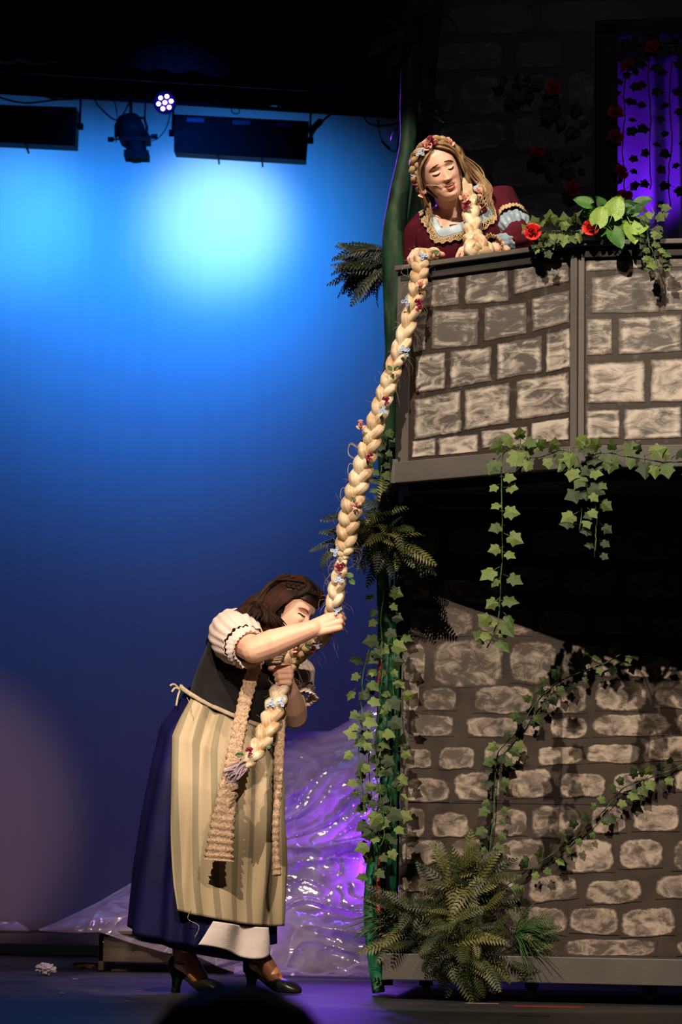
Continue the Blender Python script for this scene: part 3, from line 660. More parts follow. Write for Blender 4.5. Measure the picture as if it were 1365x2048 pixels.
def face_bits(H, style, parent, browm, lash=M_dark):
    hs = lambda x, z, o=0: H @ V((x, hsurf(x, z, style, o), z))
    for s in (-1, 1):
        if style == 'open':
            br = [(s*.012, .0385), (s*.022, .037), (s*.034, .0355), (s*.046, .029), (s*.053, .022)]; ls = [(s*.017, .006), (s*.024, .002), (s*.032, .001), (s*.040, .003), (s*.046, .007)]
        else:
            br = [(s*.008, .021), (s*.018, .026), (s*.030, .031), (s*.042, .031), (s*.052, .025)]; ls = [(s*.016, .009), (s*.024, .0065), (s*.032, .007), (s*.040, .009), (s*.047, .006)]
        keep(MB().tube([hs(x, z, .0008) for x, z in spline(br, 12)], [.0008, .0015, .0019, .0021, .0021, .002, .0019, .0017, .0015, .0012, .0009, .0005], 8).obj('eyebrow', browm), parent)
        keep(MB().tube([hs(x, z, .0004) for x, z in spline(ls, 10)], [.001, .0019, .0025, .0029, .0031, .0031, .0029, .0025, .0019, .001], 8).obj('eyelashes', lash), parent)
    if style == 'open':
        up_, lo = [(-.021, -.054), (-.012, -.0495), (-.004, -.0480), (0, -.0488), (.004, -.0480), (.012, -.0495), (.021, -.054)], [(-.021, -.055), (-.012, -.0635), (0, -.0668), (.012, -.0635), (.021, -.055)]
        keep(MB().tube([hs(x, z, -.0015) for x, z in spline([(-.018, -.0565), (0, -.0565), (.018, -.0565)], 9)], [.002, .005, .0065, .0072, .0075, .0072, .0065, .005, .002], 10).obj('mouth_opening', M_mouth), parent)
        keep(MB().tube([hs(x, z, .0040) for x, z in spline([(-.014, -.0535), (0, -.0528), (.014, -.0535)], 9)], [.001, .0026, .0034, .0037, .0038, .0037, .0034, .0026, .001], 10).obj('teeth', M_teeth), parent)
    else:
        up_, lo = [(-.024, -.056), (-.012, -.0515), (0, -.052), (.012, -.0515), (.024, -.056)], [(-.024, -.0565), (-.012, -.0625), (0, -.0635), (.012, -.0625), (.024, -.0565)]
    lp = MB()
    for c, r_ in ((up_, .0033), (lo, .0042)):
        rr = [r_*(.25+.75*math.sin(math.pi*i/14)) for i in range(15)]; lp.tube([hs(x, z, -.0002) for x, z in spline(c, 15)], rr, 10)
    keep(lp.obj('lips', M_lip), parent)
GRIP = [(78, 82, 55)]*4
# ------------------------------------------------------------------ the woman pulling the braid
lean = thing('person', 'woman in white blouse, black bodice and striped apron, bent forward pulling the long braid', 'person', (P(460, 1985, 9.0).x, 9.0, 0))
fw = V((.77, -.64, 0)).normalized()
PP = lambda x, y, d: P(x, y, d)
Hf = V((.74, -.50, -.42)).normalized(); Hu = V((.34, -.02, .94))
Hx = Hf.cross(Hu).normalized(); Hu = Hx.cross(Hf)
hc = PP(579, 1222, 8.88)
H1 = Matrix((Hx, Hf, Hu)).transposed().to_4x4(); H1.translation = hc
mb = MB(); mb.add(*head_geo('squint'), M=H1)
for s in (-1, 1): mb.ell((s*.075, -.010, -.005), (.008, .017, .030), H1)
neck = PP(528, 1278, 8.97); chest = PP(497, 1335, 9.0); waist = PP(455, 1412, 9.03); hips = PP(430, 1480, 9.05)
shR = PP(462, 1268, 8.86); elR = PP(508, 1300, 8.62); wrR = PP(626, 1257, 8.60)
shL = PP(572, 1325, 9.12); elL = PP(590, 1432, 9.02); wrL = PP(580, 1380, 8.86)
mb.capsule(H1 @ V((0, -.02, -.06)), neck, .052, .060); mb.capsule(neck, chest, .075, .12); mb.capsule(chest, waist, .125, .12); mb.capsule(waist, hips, .125, .15)
mb.capsule(neck, shR, .06, .055); mb.capsule(neck, shL, .06, .055); mb.capsule(shR, chest, .06, .10); mb.capsule(shL, chest, .06, .10)
mb.capsule(shR, elR, .055, .047); mb.capsule(elR, elR.lerp(wrR, .35), .047, .049); mb.capsule(elR.lerp(wrR, .3), wrR, .049, .031)
mb.capsule(shL, elL, .054, .046); mb.capsule(elL, elL.lerp(wrL, .4), .046, .045); mb.capsule(elL.lerp(wrL, .4), wrL, .045, .031)
# legs
SF = V((.80, -.60, 0)).normalized(); SS = V((.60, .80, 0))
anR = V((PP(368, 1900, 8.95).x, 8.95, .115)); anL = V((PP(517, 1900, 9.08).x, 9.08, .115))
for an, hp_ in ((anR, hips+V((-.09, -.06, -.05))), (anL, hips+V((.08, .08, -.05)))):
    kn = an.lerp(hp_, .5)+SF*.05
    mb.capsule(hp_, kn, .10, .062); mb.capsule(kn, an.lerp(kn, .55), .062, .056); mb.capsule(an.lerp(kn, .55), an, .056, .036)
    mb.capsule(an, an+SF*.075+V((0, 0, -.062)), .034, .028); mb.capsule(an+SF*.07+V((0, 0, -.066)), an+SF*.13+V((0, 0, -.093)), .026, .015); mb.capsule(an, an-SF*.02+V((0, 0, -.035)), .034, .030)
# right hand: a fist on the braid, thumb side up, back of the hand to us
Yh = (wrR-elR).normalized(); Yh = (Yh+V((.0, .12, 0))).normalized()
MR = frame(Yh, V((.12, -.95, .28)), wrR+Yh*.008)
hand_parts(mb, MR, -1, [(62, 88, 50), (70, 86, 55), (76, 86, 55), (80, 86, 55)], [(.016, .018, -.018), (.036, .048, -.034), (.038, .080, -.048), (.026, .102, -.060)])
# left hand: fingers wrapped round the braid towards us
YL = V((.10, -.98, .22)); ML = frame(YL, V((.96, .12, .10)), PP(577, 1364, 8.835))
hand_parts(mb, ML, 1, [(80, 74, 50), (82, 74, 50), (82, 74, 50), (80, 72, 50)], [(.018, .010, -.018), (.034, .028, -.034), (.040, .046, -.052), (.036, .060, -.066)])
mb.capsule(wrL, ML @ V((0, .01, -.008)), .030, .028)
body1 = fuse(mb, 'body', M_skin, lean, .0032, 3)
face_bits(H1, 'squint', lean, M_brow)
M_nail = mat('nail', (.72, .36, .30), rough=.25)
# torso blouse and bodice: rings across a bent spine
def bend_loft(name, m, secs, parent, n=72, k=40, fold=0., thick=.003, arc=None, seed=1, rip=9):
    sp_ = spline([(*c, *l, a, b_) for c, l, a, b_ in secs], k)
    def ringpt(u, j):
        c = V(sp_[j][:3]); l = V(sp_[j][3:6]); a, b_ = sp_[j][6:]
        t = (V(sp_[min(j+1, k-1)][:3])-V(sp_[max(j-1, 0)][:3])).normalized()
        l = (l-t*l.dot(t)).normalized(); f = l.cross(t)
        ph = u*2*math.pi if arc is None else arc[0]+(arc[1]-arc[0])*u
        q = 1+fold*nz(math.cos(ph)*rip*.3, math.sin(ph)*rip*.3, j*.12+seed)
        return c+l*(a*math.cos(ph)*q)+f*(b_*math.sin(ph)*q)
    vs = [ringpt(i/n if arc is None else i/(n-1), j) for j in range(k) for i in range(n)]
    fs = [(j*n+i, j*n+(i+1) % n, (j+1)*n+(i+1) % n, (j+1)*n+i) for j in range(k-1) for i in range(n if arc is None else n-1)]
    o = MB().add(vs, fs).obj(name, m); solid(o, thick); keep(o, parent); return o
lat = V((-.60, -.72, .30)).normalized()
M_blouse = mat('white_cotton_blouse', (.78, .66, .60), (.70, .58, .53), rough=.8, scale=10, bump=.35, bscale=26, trans=.12)
M_bod = mat('black_bodice_fabric', (.012, .009, .010), (.007, .006, .007), rough=.75, scale=25, bump=.15, sheen=.05)
bend_loft('blouse', M_blouse, [(waist, lat, .135, .120), (waist.lerp(chest, .5), lat, .148, .130), (chest, lat, .165, .142), (chest.lerp(neck, .55), lat, .170, .125), (neck.lerp(chest, .2), lat, .14, .10), (neck+(neck-chest)*.0, lat, .085, .075)], lean, fold=.05, seed=4)
bo = bend_loft('bodice', M_bod, [(waist+V((0, 0, -.015)), lat, .158, .140), (waist.lerp(chest, .4), lat, .163, .148), (chest+V((0, 0, -.01)), lat, .180, .162), (chest.lerp(neck, .42), lat, .184, .146)], lean, fold=.03, seed=6)
bend_loft('bodice_shoulder', M_bod, [(chest.lerp(neck, .40), lat, .186, .148), (chest.lerp(neck, .75), lat, .16, .126)], lean, fold=.02, arc=(R(190), R(345)), seed=6, n=40, k=10)
# puff sleeves
def puff(name, pts, rad, m, parent, gather=14, amp=.12, seed=1, thick=.002, n=84, k=46, fl=1.0):
    pp = [V(p) for p in spline(pts, k)]; rr = [r[0] for r in spline([(r,) for r in rad], k)]
    d = (pp[-1]-pp[0]).normalized(); a = d.cross(V((0, 0, 1))).normalized(); b_ = d.cross(a)
    vs = []
    for j in range(k):
        t = j/(k-1)
        for i in range(n):
            ph = 2*math.pi*i/n; q = 1+amp*(.35+abs(t-.45)*1.3)*math.sin(gather*ph+2.2*nz(ph, t*2, seed))*.45+amp*.9*nz(math.cos(ph)*2.2, math.sin(ph)*2.2, t*3+seed*7)
            vs.append(pp[j]+a*(rr[j]*q*math.cos(ph))+b_*(rr[j]*q*fl*math.sin(ph)))
    fs = [(j*n+i, j*n+(i+1) % n, (j+1)*n+(i+1) % n, (j+1)*n+i) for j in range(k-1) for i in range(n)]
    o = MB().add(vs, fs).obj(name, m); solid(o, thick); keep(o, parent); return o
puff('puff_sleeve', [PP(488, 1258, 8.98), PP(470, 1266, 8.88), PP(474, 1277, 8.78), PP(492, 1293, 8.69)], [.055, .088, .092, .076], M_blouse, lean, seed=3, amp=.09, gather=19)
puff('sleeve_cuff', [PP(492, 1294, 8.69), PP(496, 1296, 8.675), PP(502, 1299, 8.655)], [.074, .056, .064], M_blouse, lean, gather=26, amp=.12, seed=8, k=16)
puff('puff_sleeve', [PP(560, 1318, 9.10), PP(578, 1335, 9.13), PP(590, 1362, 9.12), PP(594, 1384, 9.07)], [.055, .070, .080, .066], M_blouse, lean, seed=5, amp=.09, gather=19)
puff('sleeve_cuff', [PP(594, 1384, 9.07), PP(596, 1388, 9.065), PP(597, 1402, 9.055)], [.064, .052, .066], M_blouse, lean, gather=24, amp=.2, seed=9, k=16)
# lace collar down the open neckline
M_lace = mat('cream_lace', (.62, .50, .38), (.22, .14, .10), rough=.85, scale=220, bump=.6)
jb = MB()
for k_ in range(5):
    a = PP(556-k_*1.5, 1300+k_*5, 8.80+.004*k_); jb.tube([a+V((.03*math.cos(q), .012*math.sin(q*2), .008*math.sin(q))) for q in [i*.7 for i in range(9)]], .005, 6)
keep(jb.obj('lace_frill', M_lace), lean)
# skirt and apron share one surface
zsk = lambda py: PP(430, py, 9.02).z
sk = [  # t, centre px, centre depth, half width m, half depth m, z of centre
 (0, 457, 9.03, .152, .125, zsk(1418)), (.06, 448, 9.03, .168, .15, zsk(1445)), (.18, 437, 9.02, .205, .185, zsk(1490)), (.36, 430, 9.01, .222, .205, zsk(1570)),
 (.55, 422, 9.01, .236, .212, zsk(1660)), (.78, 412, 9.0, .243, .215, zsk(1770)), (1.0, 409, 9.0, .250, .22, zsk(1868))]
def skirt_pt(ph, t, off=0., pleat=1.):
    tt = min(max(t, 0), 1.08)
    for a, b_ in zip(sk, sk[1:]):
        if tt <= b_[0] or b_ is sk[-1]:
            u = (tt-a[0])/(b_[0]-a[0]); us = u; q = [x+(y-x)*us for x, y in zip(a, b_)]; break
    cx = P(q[1], 1500, q[2]).x
    pl = pleat*(.008+.016*tt)*(math.sin(ph*13+1.4*math.sin(ph*3+tt*1.2))*.6+math.sin(ph*5+1)*.5)*min(1, tt*6+.25)
    a = q[3]+pl+off; b_ = q[4]+pl+off
    tilt = .075*(1-tt)+.042*tt
    return V((cx+a*math.cos(ph), q[2]-b_*math.sin(ph), q[5]-tilt*math.cos(ph)-(.035*(1-tt)+.02*tt)*math.sin(ph)))
M_skirt = mat('navy_blue_satin', (.007, .007, .066), (.004, .004, .038), rough=.6, scale=5, bump=.1, bscale=90, spec=.2)
def skf(u, v): return skirt_pt(u*2*math.pi, v*(1+.035*math.sin(u*2*math.pi-.6)))
keep(solid(MB().grid(skf, 240, 60, wrapu=True).obj('skirt', M_skirt), .003), lean)
m, nt, b = newmat('striped_apron_linen')
at = N(nt, 'ShaderNodeAttribute'); at.attribute_name = 'weave'; sx = N(nt, 'ShaderNodeSeparateXYZ'); nt.links.new(at.outputs['Vector'], sx.inputs[0])
sn = N(nt, 'ShaderNodeMath', operation='SINE'); ml = N(nt, 'ShaderNodeMath', operation='MULTIPLY'); ml.inputs[1].default_value = 2*math.pi*8.5
nt.links.new(sx.outputs[0], ml.inputs[0]); nt.links.new(ml.outputs[0], sn.inputs[0])
nt.links.new(ramp(nt, sn.outputs[0], [(.0, (.50, .42, .28)), (.08, (.30, .26, .165)), (.92, (.27, .235, .15)), (1, (.50, .42, .28))]), b.inputs['Base Color'])
rp = ramp(nt, sn.outputs[0], [(.46, (.46, .37, .24)), (.54, (.26, .22, .135))])
nt.links.new(rp, b.inputs['Base Color'])
n = N(nt, 'ShaderNodeTexNoise'); n.inputs['Scale'].default_value = 600; nt.links.new(coords(nt, (1, 1, .15)), n.inputs[0])
bp = N(nt, 'ShaderNodeBump'); bp.inputs['Strength'].default_value = .25; bp.inputs['Distance'].default_value = .001; nt.links.new(n.outputs[0], bp.inputs['Height']); nt.links.new(bp.outputs[0], b.inputs['Normal'])
b.inputs['Roughness'].default_value = .75; M_apron = m
AL, AR = 110, 50
def apr(u, v):
    hi = 138+(105-138)*min(1, v*1.0); lo = -22+10*v
    ph = R(hi+(lo-hi)*u); g = math.sin(u*46+2*math.sin(u*7)+v*.6)*.008*(1-v*.85)+.011*math.sin(u*14+v*1.6+1.5*math.sin(v*3+u*5))+.010*nz(u*6, v*1.2, 5)+.006
    t = v*(.885+.015*u)
    return skirt_pt(ph, t, .017+g, pleat=.75)
ag = MB().grid(apr, 130, 70); ao = ag.obj('apron', M_apron)
wa = ao.data.color_attributes.new('weave', 'FLOAT_COLOR', 'POINT'); wa.data.foreach_set('color', [c for j in range(70) for i in range(130) for c in (i/129, j/69, 0, 1)])
keep(solid(ao, .002), lean)
def band(u, v):
    ph = R(168-200*u); return skirt_pt(ph, -.012+.028*v, .024+.006*math.sin(v*math.pi), pleat=.1)+V((0, 0, .018))
keep(solid(MB().grid(band, 60, 6).obj('apron_waistband', mat('cream_waistband', (.50, .42, .28), rough=.8, scale=60, bump=.4)), .003), lean)
tie = MB(); q0 = skirt_pt(R(165), .0, .03)
for e in ((-.035, -.03, .012), (-.028, -.03, -.01), (-.01, -.04, -.06)): tie.tube(spline([q0, q0+V(e)*.6+V((0, 0, .012)), q0+V(e)], 8), .004, 6)
keep(tie.obj('apron_tie', M_apron), lean)
th = MB(); q1 = [PP(383, 1820, 8.74), PP(376, 1838, 8.74), PP(398, 1852, 8.74), PP(390, 1875, 8.74)]; th.tube(spline(q1, 16), .0013, 5)
q1 = [PP(374, 1395, 8.85), PP(380, 1408, 8.84), PP(384, 1425, 8.84)]; th.tube(spline(q1, 10), .0012, 5)
keep(th.obj('loose_thread', M_lace), lean)
# petticoat showing under the lifted hem
M_pet = mat('white_petticoat', (.72, .64, .62), (.62, .55, .54), rough=.85, scale=14, bump=.3, bscale=90)
def pet(u, v):
    ph = R(78-(47+16*v)*u+10*v); return skirt_pt(ph, .90+v*(.115-.015*math.sin(u*6)+.0*u), .022+.012*math.sin(u*8+v), pleat=.6)+V((0, 0, -.018*v*math.sin(u*3.1)))
keep(solid(MB().grid(pet, 50, 16).obj('petticoat', M_pet), .003), lean)
def skl(u, v):   # lower back lining of the skirt hem
    return skirt_pt(u*2*math.pi, .9+.16*v, -.035, pleat=.8)+V((0, 0, .0))
keep(solid(MB().grid(skl, 160, 8, wrapu=True).obj('underskirt', M_skirt), .003), lean)
# scarf: knitted, round the neck, both ends hanging in front
M_knit = mat('boucle_knit', (.62, .45, .31), (.30, .19, .12), rough=.9, scale=150, bump=.9, bscale=130)
def knit(pts, n, fl):
    w_, r_ = pxpath(pts, n); mbk = MB(); nn = 20; pp = w_
    up = V((0, -1, 0)); vs = []
    for i in range(n):
        t = (pp[min(i+1, n-1)]-pp[max(i-1, 0)]).normalized(); a = t.cross(up).normalized(); b_ = t.cross(a); row = math.sin(i*math.pi*.5)
        for k_ in range(nn):
            q = 2*math.pi*k_/nn; e = 1+.10*row+.22*nz(k_*1.3+i*.1, i*.9, 3)
            vs.append(pp[i]+a*(r_[i]*math.cos(q)*e)+b_*(r_[i]*fl*math.sin(q)*(1+.25*row)))
    fs = [(i*nn+k_, i*nn+(k_+1) % nn, (i+1)*nn+(k_+1) % nn, (i+1)*nn+k_) for i in range(n-1) for k_ in range(nn)]
    fs += [tuple(range(nn))[::-1], tuple((n-1)*nn+k_ for k_ in range(nn))]
    return mbk.add(vs, fs)
sc = knit([(530, 1290, 8.86, .025), (514, 1325, 8.79, .022), (500, 1365, 8.77, .024), (488, 1410, 8.76, .024), (478, 1460, 8.74, .024), (468, 1510, 8.73, .026), (460, 1560, 8.72, .030), (450, 1620, 8.70, .038), (442, 1675, 8.70, .044), (438, 1722, 8.70, .050)], 130, .30)
scf = thing('knitted_scarf', 'beige boucle knitted scarf hanging from the bent woman\'s neck over her apron', 'scarf', PP(510, 1320, 8.8))
keep(sc.obj('near_end', M_knit), scf)
sc = knit([(545, 1290, 8.90, .024), (560, 1320, 8.92, .02), (566, 1380, 8.93, .016), (562, 1450, 8.86, .016), (558, 1520, 8.80, .018), (556, 1580, 8.80, .015), (552, 1650, 8.80, .013), (552, 1700, 8.80, .012), (554, 1752, 8.80, .016)], 120, .8)
keep(sc.obj('far_end', M_knit), scf)
sc = knit([(530, 1290, 8.86, .026), (515, 1275, 8.93, .028), (518, 1262, 9.03, .03), (540, 1268, 9.06, .03), (552, 1282, 8.98, .028), (545, 1292, 8.90, .024)], 50, .6)
keep(sc.obj('neck_loop', M_knit), scf)
# shoes
M_leather = mat('black_leather', (.012, .011, .011), (.008, .008, .008), rough=.32, scale=50, bump=.08, spec=.5)
def shoe(an, parent):
    base = V((an.x, an.y, 0)); Mx = Matrix((SF, SS, V((0, 0, 1)))).transposed().to_4x4(); Mx.translation = base-SF*.055
    # x along the foot from the heel, z sole height / rim height / half width
    pr_ = [(0, .068, .115, .018), (.012, .062, .128, .028), (.035, .058, .112, .031), (.06, .053, .075, .031), (.09, .040, .058, .029), (.12, .022, .048, .036), (.145, .008, .050, .040),
           (.16, .003, .055, .042), (.19, .002, .050, .041), (.215, .002, .040, .037), (.235, .003, .027, .026), (.246, .006, .018, .010)]
    sp_ = spline(pr_, 40); vs = []; nn = 20
    for x, zs, zt, hw in sp_:
        for k_ in range(nn):
            q = 2*math.pi*k_/nn; cy, sz = math.cos(q), math.sin(q)
            vs.append((x, hw*math.copysign(abs(cy)**.7, cy), (zs+zt)/2+(zt-zs)/2*math.copysign(abs(sz)**.8, sz)))
    fs = [(i*nn+k_, i*nn+(k_+1) % nn, (i+1)*nn+(k_+1) % nn, (i+1)*nn+k_) for i in range(len(sp_)-1) for k_ in range(nn)]
    fs += [tuple(range(nn))[::-1], tuple((len(sp_)-1)*nn+k_ for k_ in range(nn))]
    sh = keep(MB().add(vs, fs, Mx).obj('shoe', M_leather), parent)
    hl = MB().tube([Mx @ V((.030, 0, .068)), Mx @ V((.028, 0, .045)), Mx @ V((.024, 0, .02)), Mx @ V((.022, 0, .0015))], [.028, .019, .015, .017], 16)
    h_ = hl.obj('heel', M_leather); h_.parent = sh; h_.matrix_parent_inverse = sh.matrix_parent_inverse.inverted() @ sh.matrix_parent_inverse; h_.matrix_parent_inverse = Matrix.Identity(4)
    a = [Mx @ V((x, y, z)) for x, y, z in ((.012, .030, .108), (.05, .042, .103), (.088, .030, .100), (.100, 0, .100), (.088, -.030, .100), (.05, -.042, .103), (.012, -.030, .108))]
    s_ = MB().tube(spline(a, 30), .0045, 8, flat=.6).obj('strap', M_leather); s_.parent = sh; s_.matrix_parent_inverse = Matrix.Identity(4)
    b_ = MB().ell(Mx @ V((.058, -.043, .103)), (.004, .004, .004)).obj('buckle', mat('buckle_metal', (.6, .6, .6), rough=.2, metal=1)); b_.parent = sh; b_.matrix_parent_inverse = Matrix.Identity(4)
shoe(anR, lean); shoe(anL, lean)
M_tights = mat('sheer_brown_tights', (.42, .17, .075), (.36, .14, .06), rough=.45, scale=40, bump=.1)
tg = MB()
for an in (anR, anL):
    top = an+V((0, .03, .30)); tg.capsule(top, an+V((0, 0, .02)), .060, .040); tg.capsule(an+V((0, 0, .02)), an+SF*.075+V((0, 0, -.060)), .037, .031); tg.capsule(an+SF*.07+V((0, 0, -.064)), an+SF*.13+V((0, 0, -.092)), .028, .017); tg.capsule(an+V((0, 0, .01)), an-SF*.015+V((0, 0, -.025)), .035, .030)
me_ = fuse(tg, 'tights', M_tights, lean, .004, 3)
# hair
def capfn(H, style, off, keepfn):
    """scalp cap: points of the head grown outwards where keepfn(x,y,z)"""
    nu, nv = 90, 70; vs = []; fs = []; ok = []
    for j in range(nv+1):
        z = .0025+.1185*math.cos(math.pi*j/nv); a, f, b_ = hprof(z); c = (f+b_)/2; h = (f-b_)/2
        for i in range(nu):
            t = 2*math.pi*i/nu; x = a*math.cos(t); y = c+h*math.sin(t); n_ = V((x/.075, (y)/.09, z/.118)).normalized()
            o_ = off*(1+.25*nz(t*6, z*9)); vs.append(H @ (V((x, y, z))+n_*o_)); ok.append(keepfn(x, y, z))
    for j in range(nv):
        for i in range(nu):
            q = (j*nu+i, (j+1)*nu+i, (j+1)*nu+(i+1) % nu, j*nu+(i+1) % nu)
            if all(ok[k_] for k_ in q): fs.append(q)
    return vs, fs
def add_cap(L, H, off, keepfn):
    vs, fs = capfn(H, '', off, keepfn); L.add(vs, fs); L.uv += [[(v[0], v[1]*1.0) for v in ((.1*(k_ % 90), k_//90*.02),)*4] for k_ in range(len(fs))]
L1 = Locks()
add_cap(L1, H1, .013, lambda x, y, z: (z > .052+.0*abs(x) or y < .030) and z > -.09 and not (y > .03 and z < .052))
h1 = lambda x, y, z: H1 @ V((x, y, z))
rnd = random.Random(3)
sh_c = PP(490, 1238, 8.86)
for k_ in range(230):      # long hair swept back from the brow over the shoulder and down the cheek side
    s = rnd.uniform(-1, 1); top = h1(s*.055, .065-.11*rnd.random(), .105+.0*abs(s)-.03*abs(s))
    side = h1(s*.094, -.035+.04*rnd.random(), .03)
    nape = h1(s*.105, -.060+.05*rnd.random(), -.07)
    f = rnd.random()
    e = PP(474+f*78+rnd.uniform(-8, 8), 1226+f*16+rnd.uniform(-8, 12), 8.92-.15*rnd.random()-.03*s)
    mid = nape.lerp(e, .45)+V((0, -.02, .046))
    L1.lock([top, side, nape, mid, e], .011+.006*rnd.random(), flat=.5)
for k_ in range(70):      # curtain on the near side, hiding the ear
    t = k_/69; x0 = .074; top = h1(.060-.02*t, .055-.09*t, .088); a = h1(.092, .040-.085*t, .04); b_ = h1(.096, .012-.07*t, -.03)
    e = PP(574-t*62+rnd.uniform(-6, 6), 1258+rnd.uniform(-14, 10)-t*12, 8.80+.03*t)
    L1.lock([top, a, b_, b_.lerp(e, .6)+V((0, -.012, 0)), e], .009, flat=.5)
for k_ in range(46):      # fringe combed across the brow line
    t = k_/45; x = -.072+.144*t
    L1.lock([h1(x*.45, .03, .126), h1(x*.75, .066, .104), h1(x*.98, .070-.012*abs(x)/.07, .076), h1(x*1.12+.004, .040, .052), h1(x*1.22+.006, .0, .02)], .0095, flat=.5)
for k_ in range(14):      # wisps lying on the shoulder and back
    a = PP(500-k_*5, 1225+k_*2, 8.9); e = PP(470-k_*4.5, 1240+k_*4+rnd.uniform(-4, 8), 8.93+.008*k_)
    L1.lock([h1(0, -.08, 0), a, e], .008, flat=.4)
for k_ in range(18):      # back hair below the shoulder
    e = PP(430+rnd.uniform(-12, 10), 1268+rnd.uniform(-15, 15), 9.06); L1.lock([h1(0, -.09, .02), PP(495+rnd.uniform(-12, 12), 1225, 8.99), PP(455+rnd.uniform(-8, 8), 1243, 9.05), e], .009, flat=.4)
for k_ in range(80):      # the long fall of hair over the near shoulder
    t = rnd.random(); s0 = h1(rnd.uniform(-.02, .07), rnd.uniform(-.05, .04), .115); o_ = rnd.uniform(-7, 9)
    L1.lock([s0, h1(.03+.06*t, -.06, .07), PP(512+o_, 1196+o_*.5+t*10, 8.86-.05*t), PP(488+o_*1.4, 1220+o_*.5+t*8, 8.80-.04*t), PP(462+o_*2+t*30, 1238+o_*.8+t*8, 8.775-.04*t)], .0105, flat=.5)
L1.build('hair', M_brun, lean)
L1b = Locks()
braid(L1b, [h1(.020, .088, .098), h1(.045, .070, .096), h1(.068, .035, .090), h1(.082, -.005, .080)], [.009, .012, .013, .011], 2.4)
L1b.build('crown_plait', M_brun, lean)
# ------------------------------------------------------------------ the woman on the balcony
rap = thing('person', 'woman in maroon gown with flowers in blonde hair, leaning over the balcony rail singing', 'person', (P(960, 700, 9.1).x, 9.12, ZF+.001))
G = Vector
h2c = P(880, 345, 8.74)
Hf = V((.18, -.90, -.25)).normalized(); Hu = (cU*.91-cR*.41)      # crown tipped to the left, chin to the right
Hx = Hf.cross(Hu).normalized(); Hu = Hx.cross(Hf)
H2 = Matrix((Hx, Hf, Hu)).transposed().to_4x4() @ Matrix.Scale(.92, 4); H2.translation = h2c
mb = MB(); mb.add(*head_geo('open'), M=H2)
for s in (-1, 1): mb.ell((s*.075, -.010, -.005), (.008, .017, .030), H2)
nk = P(903, 420, 8.86); ch = P(922, 470, 8.90); wst = P(962, 585, 9.12); hp = V((wst.x+.02, 9.22, ZF+.50))
s2R = P(846, 462, 8.88); s2L = P(1006, 408, 8.92)
e2R = P(826, 560, 8.96); e2R = V((P(838, 520, 8.86).x, 8.96, ZR-.02)); w2R = P(868, 508, 8.70)
e2L = P(1034, 478, 8.82); w2L = P(996, 495, 8.62)
mb.capsule(H2 @ V((0, -.012, -.06)), nk+V((0, .0, .015)), .049, .050); mb.capsule(nk, ch, .060, .10)
mb.capsule(nk+V((-.02, .02, -.02)), s2R, .055, .050); mb.capsule(nk+V((.03, .02, 0)), s2L, .055, .050)
mb.capsule(s2R.lerp(s2L, .25)+V((0, 0, -.04)), s2R.lerp(s2L, .75)+V((0, 0, -.04)), .082, .082)
mb.capsule(ch, wst, .115, .11); mb.capsule(wst, hp, .11, .14)
mb.capsule(s2R, e2R, .046, .04); mb.capsule(e2R, w2R, .038, .026)
mb.capsule(s2L, e2L, .050, .043); mb.capsule(e2L, w2L, .040, .027)
for s in (-1, 1):       # kneeling legs under the gown
    k_ = V((hp.x+s*.10, hp.y-.12, ZF+.065)); mb.capsule(hp+V((s*.08, 0, -.02)), k_, .09, .062); mb.capsule(k_, k_+V((0, .40, -.01)), .058, .035); mb.capsule(k_+V((0, .40, -.015)), k_+V((0, .52, -.03)), .033, .022)
MR2 = frame(V((-.72, -.66, -.10)), V((-.10, -.10, 1)), w2R+V((-.004, -.006, .0)), .95)
hand_parts(mb, MR2, -1, [(38, 62, 45), (42, 64, 45), (46, 66, 45), (50, 66, 45)], [(.020, .018, -.012), (.042, .045, -.020), (.044, .070, -.030), (.036, .088, -.036)], .06)
ML2 = frame(V((-.95, -.22, -.02)), V((-.1, -.4, .9)), w2L+V((-.006, 0, .0)), .95)
hand_parts(mb, ML2, 1, [(25, 40, 30), (28, 42, 30), (30, 45, 30), (34, 48, 30)], [(.020, .018, -.012), (.042, .045, -.018), (.050, .070, -.022), (.050, .090, -.026)], .05)
body2 = fuse(mb, 'body', M_skin2, rap, .0030, 2)
face_bits(H2, 'open', rap, M_brow)
# gown: a loft over the torso with a square neckline cut out
M_gown = mat('maroon_velvet', (.085, .007, .018), (.045, .004, .010), rough=.85, scale=8, bump=.4, bscale=22, spec=.15)
M_sat = mat('pale_blue_satin', (.34, .46, .54), (.26, .37, .46), rough=.38, scale=10, bump=.3, bscale=24)
M_lace2 = mat('gold_cream_lace', (.62, .47, .28), (.42, .30, .16), rough=.8, scale=160, bump=.5)
l2 = (s2L-s2R).normalized()
def cpt(px, py, d): return P(px, py, d)
secs = [(V((hp.x, hp.y, ZF+.02)), V((1, 0, 0)), .30, .30), (V((hp.x, hp.y-.02, ZF+.2)), V((1, 0, 0)), .27, .27), (hp, V((1, 0, .05)), .19, .17), (wst, V((1, 0, .1)), .145, .125), (P(945, 525, 8.98), l2, .162, .145),
        (P(930, 482, 8.90), l2, .182, .140), (P(924, 448, 8.885), l2, .185, .105), (P(916, 420, 8.90), l2, .135, .075), (P(908, 405, 8.90), l2, .075, .06)]
k, n = 90, 160
sp_ = spline([(*c, *l, a, b_) for c, l, a, b_ in secs], k); vs = []
